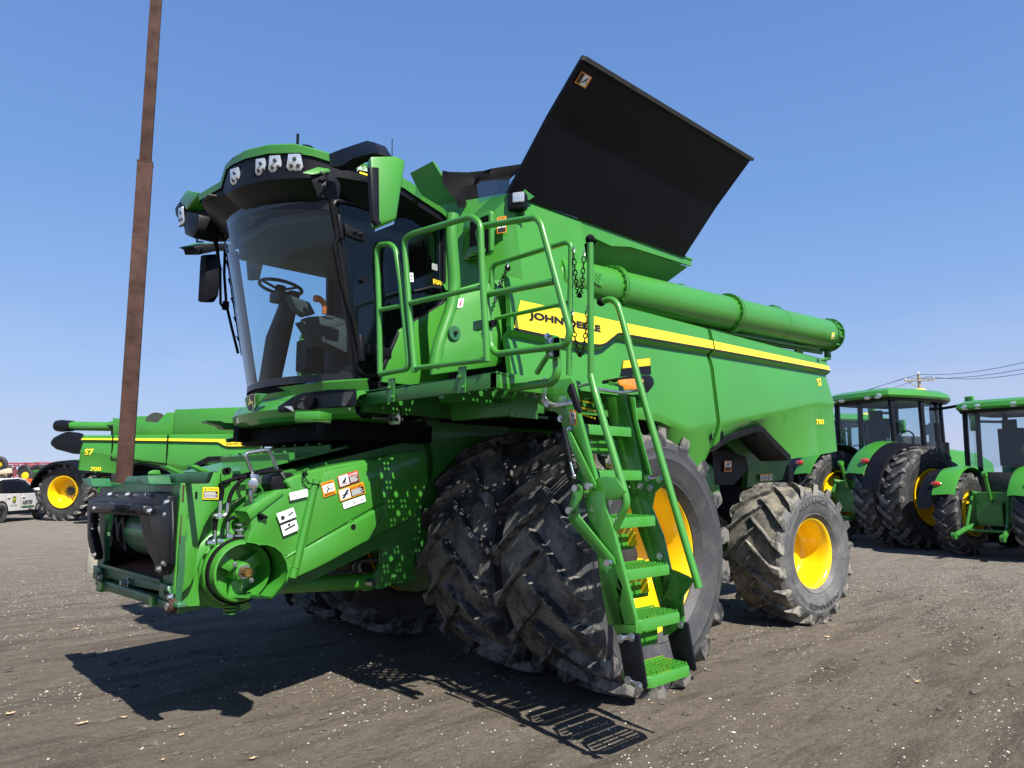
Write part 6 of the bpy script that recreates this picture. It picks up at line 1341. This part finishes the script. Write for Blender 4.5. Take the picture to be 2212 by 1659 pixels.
for s in (1,-1):
    mb.tube([V((1.17,s*.77,1.04)), V((.5,s*.62,1.53)), V((0,s*.62,1.59)), V((-1.0,s*.62,1.55)), V((-1.5,s*.66,1.42)), V((-1.95,s*.78,1.04))], .035, seg=6)
mb.build('roof', 'white_paint', bd)
for s in (1,-1):
    mb = MB(); mb.poly(V((.95,s*.795,1.06)),V((.42,s*.665,1.46)),V((-.05,s*.665,1.50)),V((-.12,s*.795,1.06))); mb.poly(V((-.2,s*.795,1.06)),V((-.14,s*.665,1.50)),V((-.9,s*.665,1.48)),V((-1.15,s*.795,1.06))); mb.build('side_window', 'navy_panel', bd, smooth=False)
    mb = MB(); mb.box((.85,s*.95,1.08),(.12,.16,.12)); mb.build('mirror', 'black_plastic', bd, bevel=.02)
    mb = MB(); mb.box((0,s*.865,.33),(2.2,.02,.14)); 
    for x in (1.32,-1.3): mb.tube([V((x+.40*math.cos(t),s*.862,.36+.40*math.sin(t))) for t in lin(R(-5),R(185),12)], .03, seg=6)
    mb.build('cladding', 'black_plastic', bd)
    mb = MB(); mb.box((.05,s*.875,.9),(.16,.02,.03)); mb.box((-.9,s*.875,.9),(.16,.02,.03)); mb.build('door_handle', 'white_paint', bd)
    mb = MB(); [mb.box((x,s*.868,.72),(.008,.006,.6)) for x in (-.12,.92,-1.05)]; mb.build('door_gap', 'grey_strap', bd)
for x in (1.32,-1.3):
    for s in (1,-1):
        mb = MB(); mb.lathe([(.20,-.1),(.31,-.11),(.335,-.07),(.335,.07),(.31,.11),(.20,.10)], (0,0,0), (0,1,0), 32); w_ = mb.build('wheel', 'rubber_side', CA); w_.location = (x, s*.80, .335)
        mb = MB(); mb.lathe([(.2,.09),(.17,.06),(.06,.07),(0,.07)] if s > 0 else [(.2,-.09),(.17,-.06),(.06,-.07),(0,-.07)], (0,0,0), (0,1,0), 24); mb.build('rim', 'steel_dark', w_)
mb = MB(); put_text(mb, 'AGRITEX', V((-.02,-.872,.62)), V((.72,0,0)), V((0,0,.15)), .03, .25); mb.build('lettering', 'black_decal', bd, smooth=False)
mb = MB(); mb.prism([V((-.04,-.871,.50)), V((.84,-.871,.50)), V((.84,-.871,.56)), V((-.04,-.871,.56))], (0,-.002,0)); mb.build('lettering_bar', 'green_frame', bd)
mb = MB(); mb.mat('green_frame').prism([V((x,-.871,z)) for x, z in ((-.62,.70),(-.46,.70),(-.43,.86),(-.46,.93),(-.62,.93),(-.65,.86))], (0,-.002,0)); mb.mat('decal_yellow').prism([V((x,-.874,z)) for x, z in ((-.6,.75),(-.5,.80),(-.48,.87),(-.55,.86),(-.58,.90))], (0,-.001,0)); mb.build('emblem', None, bd)
mb = MB(); put_text(mb, 'JOHN DEERE', V((-.75,-.872,.57)), V((.42,0,0)), V((0,0,.06)), .02); mb.build('lettering', 'green_frame', bd, smooth=False)
pa = ground(18, 735, 1500); pc_ = ground(18, 20, 1572); dv = pa-pc_; hh = math.atan2(dv.y, dv.x)
o = Matrix.Rotation(hh,3,'Z') @ V((1.32,-.86,0)); CA.rotation_euler = (0,0,hh); CA.location = V((pa.x-o.x, pa.y-o.y, 0))

# ------------------------------------------------------------------ folded cultivators and yard stores at far left
def cultivator(label, x0, x1, ytop, ybot, F_, seed, n=18):
    r = random.Random(seed); c0 = at_depth(x0[0], x0[1], ybot, F_); base = V((c0.x, c0.y, 0))
    w_ = (at_depth(x1[0], x1[1], ybot, F_)-c0).dot(Rt); h = at_depth(x0[0], x0[1], ytop, F_).z
    T = empty('folded_cultivator', label, 'cultivator', 'folded red cultivators', loc=base, rz=math.atan2(Rt.y, Rt.x))
    P = lambda u, v, d=0: V((u*w_, d, v*h))
    mb = MB()
    for i in range(6):
        u = i/5; mb.tube([P(u,.0,0), P(u+r.uniform(-.03,.03),.98,0)], .035, seg=5); mb.tube([P(u,.1,-.9), P(u,.9,-.9)], .03, seg=5)
    for v in (.10,.26,.42,.56,.70,.84,.97): mb.tube([P(0,v), P(1,v+r.uniform(-.03,.03))], .035, seg=5); mb.tube([P(0,v-.05,-.9), P(1,v-.05,-.9)], .028, seg=5)
    for i in range(10): mb.tube([P(r.random(),r.random()), P(r.random(),r.random(),-.9)], .028, seg=5)
    mb.prism([P(.02,.70),P(.12,.98),P(.17,.98),P(.17,.78),P(.08,.66)],(0,-.1,0)); mb.prism([P(.82,.80),P(.84,.98),P(.93,.98),P(.98,.72),P(.92,.70)],(0,-.1,0))
    fr = mb.build('frame', 'red_metal', T)
    for i in range(n):
        mb = MB(); u, v = r.uniform(0,1), r.uniform(.15,.95); p = P(u,v,-.2-r.random()*.9); mb.tube([p, p+V((.12,0,-.3)), p+V((-.08,0,-.5)), p+V((.1,-.03,-.62))], .028, seg=5, fil=.1); mb.build('tine', 'red_metal' if i % 2 else 'steel_dark', T)
    for i in range(5):
        u, v = r.uniform(.02,.95), r.choice((.3,.62,.78,.9,.95)); mb = MB(); p = P(u,v,-1.15); mb.lathe([(.16,-.08),(.33,-.1),(.36,-.06),(.36,.06),(.33,.1),(.16,.08)], (0,0,0), (0,1,.3*r.random()), 20); w2 = mb.build('wheel', 'rubber_dark', T); w2.location = p
        mb = MB(); mb.lathe([(.17,-.05),(.05,-.06),(0,-.06)], (0,0,0), (0,1,.2), 16); mb.build('rim', 'tan' if i % 2 else 'yellow', w2)
    return T
cultivator('folded red cultivator frame with small wheels, behind the white car', (18,-200), (18,530), 445, 1000, 38, 2, 34)
cultivator('folded red cultivator frame standing between the white car and the dusty tractor wheel', (18,570), (18,1130), 440, 1010, 37, 5, 30)
p = at_depth(18, 985, 690, 33); GI = empty('folding_implement', 'green folded implement arm with small yellow wheel, beyond the dusty wheel', 'implement', loc=(p.x,p.y,0), rz=math.atan2(Rt.y, Rt.x))
mb = MB(); z0 = p.z; mb.tube([(-1.1,0,z0+.1),(1.4,0,z0+.45)], .07, seg=6); mb.tube([(-1.2,0,z0-.1),(0,0,z0)], .06, seg=6); mb.tube([(0,0,0),(0,0,z0+.5)], .08, seg=6); mb.tube([(.4,0,0),(.1,0,z0+.3)], .05, seg=6); mb.tube([(0,0,z0),(1.0,0,z0-.4)], .04, seg=6); mb.build('frame', 'green_frame', GI)
mb = MB(); mb.lathe([(.17,-.08),(.28,-.1),(.31,-.05),(.31,.05),(.28,.1)], (0,0,0), (0,1,0), 24); w2 = mb.build('wheel', 'rubber_dark', GI); w2.location = (-1.15,-.1,z0-.02); mb = MB(); mb.lathe([(.19,-.06),(.05,-.08),(0,-.08)], (0,0,0), (0,1,0), 20); mb.build('rim', 'yellow', w2)
def crate(n, x0, x1, y0, y1, F_, name, mat, label, cat, d=1.0):
    a = at_depth(n, x0, y1, F_); b = at_depth(n, x1, y1, F_); t = at_depth(n, x0, y0, F_)
    w_ = (b-a).dot(Rt); h = t.z-max(a.z,0); T = empty(name, label, cat, loc=V((a.x,a.y,max(a.z,0) if a.z > .3 else 0)), rz=math.atan2(Rt.y, Rt.x))
    if a.z > .3: T.location.z = a.z
    H = t.z-T.location.z; mb = MB(); k = max(3, int(H/.16))
    for i in range(k): mb.box((w_/2,-d/2,H*(i+.4)/k),(w_,d,H/k*.55))
    for u in (.06,.5,.94): mb.box((w_*u,-d/2,H/2),(.1,d*.96,H))
    mb.build('slats', mat, T); return T
crate(18, 470, 640, 770, 1000, 36, 'pallet_stack', 'wood', 'stack of weathered wooden pallets beneath the red cultivators', 'pallets')
crate(18, 0, 110, 690, 830, 31, 'timber_crate', 'wood', 'grey timber crate behind the white car roof', 'crate')
mb = MB(); q = [at_depth(18, *k, 30.5) for k in ((-60,620),(150,560),(172,660),(-60,690))]; mb.prism(q, Fh*.25); tag(mb.build('tarp_roll', 'tan', bevel=.03), 'cream tilted board lying on the crate at the far left', 'board')
mb = MB(); q = [at_depth(18, *k, 32) for k in ((390,770),(500,757),(470,880),(440,1000),(395,1000))]; mb.prism(q, Fh*.5); tag(mb.build('orange_hopper', 'orange', bevel=.03), 'bright orange hopper behind the white car windscreen', 'hopper')
mb = MB(); a = at_depth(18, 500, 1030, 33); a.z = 0; T = empty('liquid_tote', 'white caged liquid tote behind the white car bonnet', 'tote', loc=a, rz=math.atan2(Rt.y, Rt.x)); mb.box((.6,0,.75),(1.1,1.0,1.2)); mb.build('tank', 'white_decal', T, bevel=.05)
mb = MB(); [mb.tube([(x,-.53,.05),(x,-.53,1.4)],.015,seg=5) for x in (.05,.3,.6,.9,1.15)]; [mb.tube([(.05,-.53,z),(1.15,-.53,z)],.015,seg=5) for z in (.1,.5,.9,1.35)]; mb.build('cage', 'zinc', T)

# ------------------------------------------------------------------ utility pole and its lines
D_ = 62; pt = at_depth(19, 872, 150, D_); UP = empty('utility_pole', 'weathered wooden utility pole with crossarm above the tractor roof', 'utility pole', loc=(pt.x,pt.y,0), rz=math.atan2(Rt.y, Rt.x)-.25)
mb = MB(); mb.cyl((0,0,0),(0,0,pt.z),.17,.12,seg=12); mb.build('pole', 'wood', UP)
mb = MB(); mb.box((0,-.15,pt.z-.55),(2.3,.12,.14)); mb.tube([(-.9,-.1,pt.z-.6),(-.1,-.1,pt.z-1.2)],.03,seg=5); mb.build('crossarm', 'wood', UP)
for x, z in ((-1.1,-.45),(1.1,-.45),(0,.05)):
    mb = MB(); mb.cyl((x,-.15 if x else 0,pt.z+z),(x,-.15 if x else 0,pt.z+z+.2),.06,.04); mb.build('insulator', 'white_decal', UP)
def wire(label, *pts, r=.014):
    P_ = [at_depth(*q) for q in pts]; out = []
    for a, b in zip(P_, P_[1:]):
        for i in range(8): t = i/8; out.append(a.lerp(b,t)-V((0,0,.35*4*t*(1-t))))
    out.append(P_[-1]); mb = MB(); mb.tube(out, r, seg=5); return tag(mb.build('power_line', 'wire'), label, 'power line', 'power lines')
wire('upper power line from the pole top rising to the right edge', (19,-1900,900,120), (19,870,150,62), (19,2400,-50,45), r=.02)
wire('middle power line from the left end of the crossarm across to the right', (19,-1900,960,120), (19,710,192,62), (19,2400,45,45), r=.02)
wire('lowest power line from the right end of the crossarm to the right edge', (19,-1900,1040,120), (19,990,178,62), (19,2400,105,45), r=.02)

# ------------------------------------------------------------------ pieces that stand apart become parts of their own
KEEP = ('lettering','numeral','emblem','warning_label','stripe','stripe_edge','underline','gravel','soil_clods','cage','slats','service_diagram','door_gap','cover_window','reflector','panel_gap','tyre','sidewall_lettering','chain','snap_hook','step','ground','lettering_bar','roof')
def islands(me):
    n = len(me.vertices); par = list(range(n))
    def f(i):
        while par[i] != i: par[i] = par[par[i]]; i = par[i]
        return i
    for ed_ in me.edges:
        a, b_ = f(ed_.vertices[0]), f(ed_.vertices[1])
        if a != b_: par[a] = b_
    g = {}
    for p in me.polygons: g.setdefault(f(p.vertices[0]), []).append(p.index)
    return list(g.values())
def bbox(me, ps):
    vs_ = [me.vertices[i].co for p in ps for i in me.polygons[p].vertices]
    return [min(v[k] for v in vs_) for k in range(3)], [max(v[k] for v in vs_) for k in range(3)]
for o in [o for o in bpy.data.objects if o.type == 'MESH' and o.parent]:
    nm = o.name.split('.')[0]
    if nm in KEEP or len(o.data.polygons) > 9000: continue
    me = o.data; isl = islands(me)
    if len(isl) < 2 or len(isl) > 60: continue
    bb = [bbox(me, i) for i in isl]; grp = list(range(len(isl)))
    def f2(i):
        while grp[i] != i: i = grp[i]
        return i
    for i in range(len(isl)):
        for j in range(i):
            if all(bb[i][0][k]-.004 <= bb[j][1][k] and bb[j][0][k]-.004 <= bb[i][1][k] for k in range(3)):
                a, c = f2(i), f2(j)
                if a != c: grp[a] = c
    G_ = {}
    for i in range(len(isl)): G_.setdefault(f2(i), []).extend(isl[i])
    if len(G_) < 2 or len(G_) > 24: continue
    base_me = me
    for n_, ps in enumerate(G_.values()):
        keep = set(ps); nme = base_me.copy(); bm = bmesh.new(); bm.from_mesh(nme); bm.faces.ensure_lookup_table()
        bmesh.ops.delete(bm, geom=[f_ for f_ in bm.faces if f_.index not in keep], context='FACES'); bm.to_mesh(nme); bm.free()
        if n_ == 0: o.data = nme
        else:
            c = bpy.data.objects.new(nm, nme); COL.objects.link(c); c.parent = o.parent; c.matrix_local = o.matrix_local.copy()
            if 'label' in o.keys(): c['label'] = o['label']

# ------------------------------------------------------------------ light
SUN = V((.17, .79, 1.0)).normalized()
w = bpy.data.worlds.new('World'); scene.world = w; w.use_nodes = True
nt = w.node_tree; N = nt.nodes; L = nt.links; bg = N['Background']; sky = N.new('ShaderNodeTexSky'); sky.sky_type = 'NISHITA'; sky.sun_disc = False
el = math.asin(SUN.z); sky.sun_elevation = el
sky.sun_rotation = math.atan2(SUN.x, SUN.y)
sky.altitude = 100; sky.air_density = 1.0; sky.dust_density = .7; sky.ozone_density = 3.0
# thin pale haze clouds low over the horizon
tcw = N.new('ShaderNodeTexCoord'); spw = N.new('ShaderNodeSeparateXYZ'); L.new(tcw.outputs['Generated'], spw.inputs[0])
mpw = N.new('ShaderNodeMapping'); mpw.inputs['Scale'].default_value = (1.4, 1.4, 6); L.new(tcw.outputs['Generated'], mpw.inputs['Vector'])
cn = N.new('ShaderNodeTexNoise'); cn.inputs['Scale'].default_value = 1.6; cn.inputs['Detail'].default_value = 7; cn.inputs['Roughness'].default_value = .5; L.new(mpw.outputs[0], cn.inputs['Vector'])
cr = N.new('ShaderNodeMapRange'); L.new(cn.outputs['Fac'], cr.inputs['Value']); cr.inputs['From Min'].default_value = .40; cr.inputs['From Max'].default_value = .60
el_ = N.new('ShaderNodeMapRange'); L.new(spw.outputs['Z'], el_.inputs['Value']); el_.inputs['From Min'].default_value = .22; el_.inputs['From Max'].default_value = .02
mm = N.new('ShaderNodeMath'); mm.operation = 'MULTIPLY'; L.new(cr.outputs[0], mm.inputs[0]); L.new(el_.outputs[0], mm.inputs[1])
m2 = N.new('ShaderNodeMath'); m2.operation = 'MULTIPLY'; L.new(mm.outputs[0], m2.inputs[0]); m2.inputs[1].default_value = .9
cl = N.new('ShaderNodeMix'); cl.data_type = 'RGBA'; L.new(m2.outputs[0], cl.inputs[0]); cl.inputs[7].default_value = (3.6, 3.95, 5.3, 1)
rs_ = N.new('ShaderNodeValToRGB'); ce = rs_.color_ramp.elements; K6 = 6.0
for i, (p_, c_) in enumerate(((0,(3.25,3.95,5.5)),(.06,(2.55,3.5,5.4)),(.16,(1.95,3.1,5.45)),(.35,(1.2,2.36,4.95)),(.60,(.80,1.74,4.1)),(.72,(.45,.95,2.6)),(1,(.22,.5,1.5)))):
    el__ = ce[i] if i < 2 else ce.new(p_)
    el__.position = p_; el__.color = [v/K6 for v in c_]+[1]
ce[1].position = .06
L.new(spw.outputs['Z'], rs_.inputs['Fac'])
sc_ = N.new('ShaderNodeVectorMath'); sc_.operation = 'SCALE'; sc_.inputs['Scale'].default_value = K6; L.new(rs_.outputs['Color'], sc_.inputs[0])
bl_ = N.new('ShaderNodeMix'); bl_.data_type = 'RGBA'; bl_.inputs[0].default_value = .85; L.new(sky.outputs[0], bl_.inputs[6]); L.new(sc_.outputs[0], bl_.inputs[7])
L.new(bl_.outputs[2], cl.inputs[6])
L.new(cl.outputs[2], bg.inputs[0]); bg.inputs[1].default_value = .085
sl = bpy.data.lights.new('sun', 'SUN'); so = bpy.data.objects.new('sun', sl); COL.objects.link(so)
sl.energy = 5.0; sl.angle = R(.53); sl.color = (1, .95, .87)
so.rotation_euler = SUN.to_track_quat('Z', 'Y').to_euler(); so.location = (0,0,30)
vs = scene.view_settings; vs.view_transform = 'Standard'; vs.look = 'None'; vs.exposure = .90; vs.gamma = 1
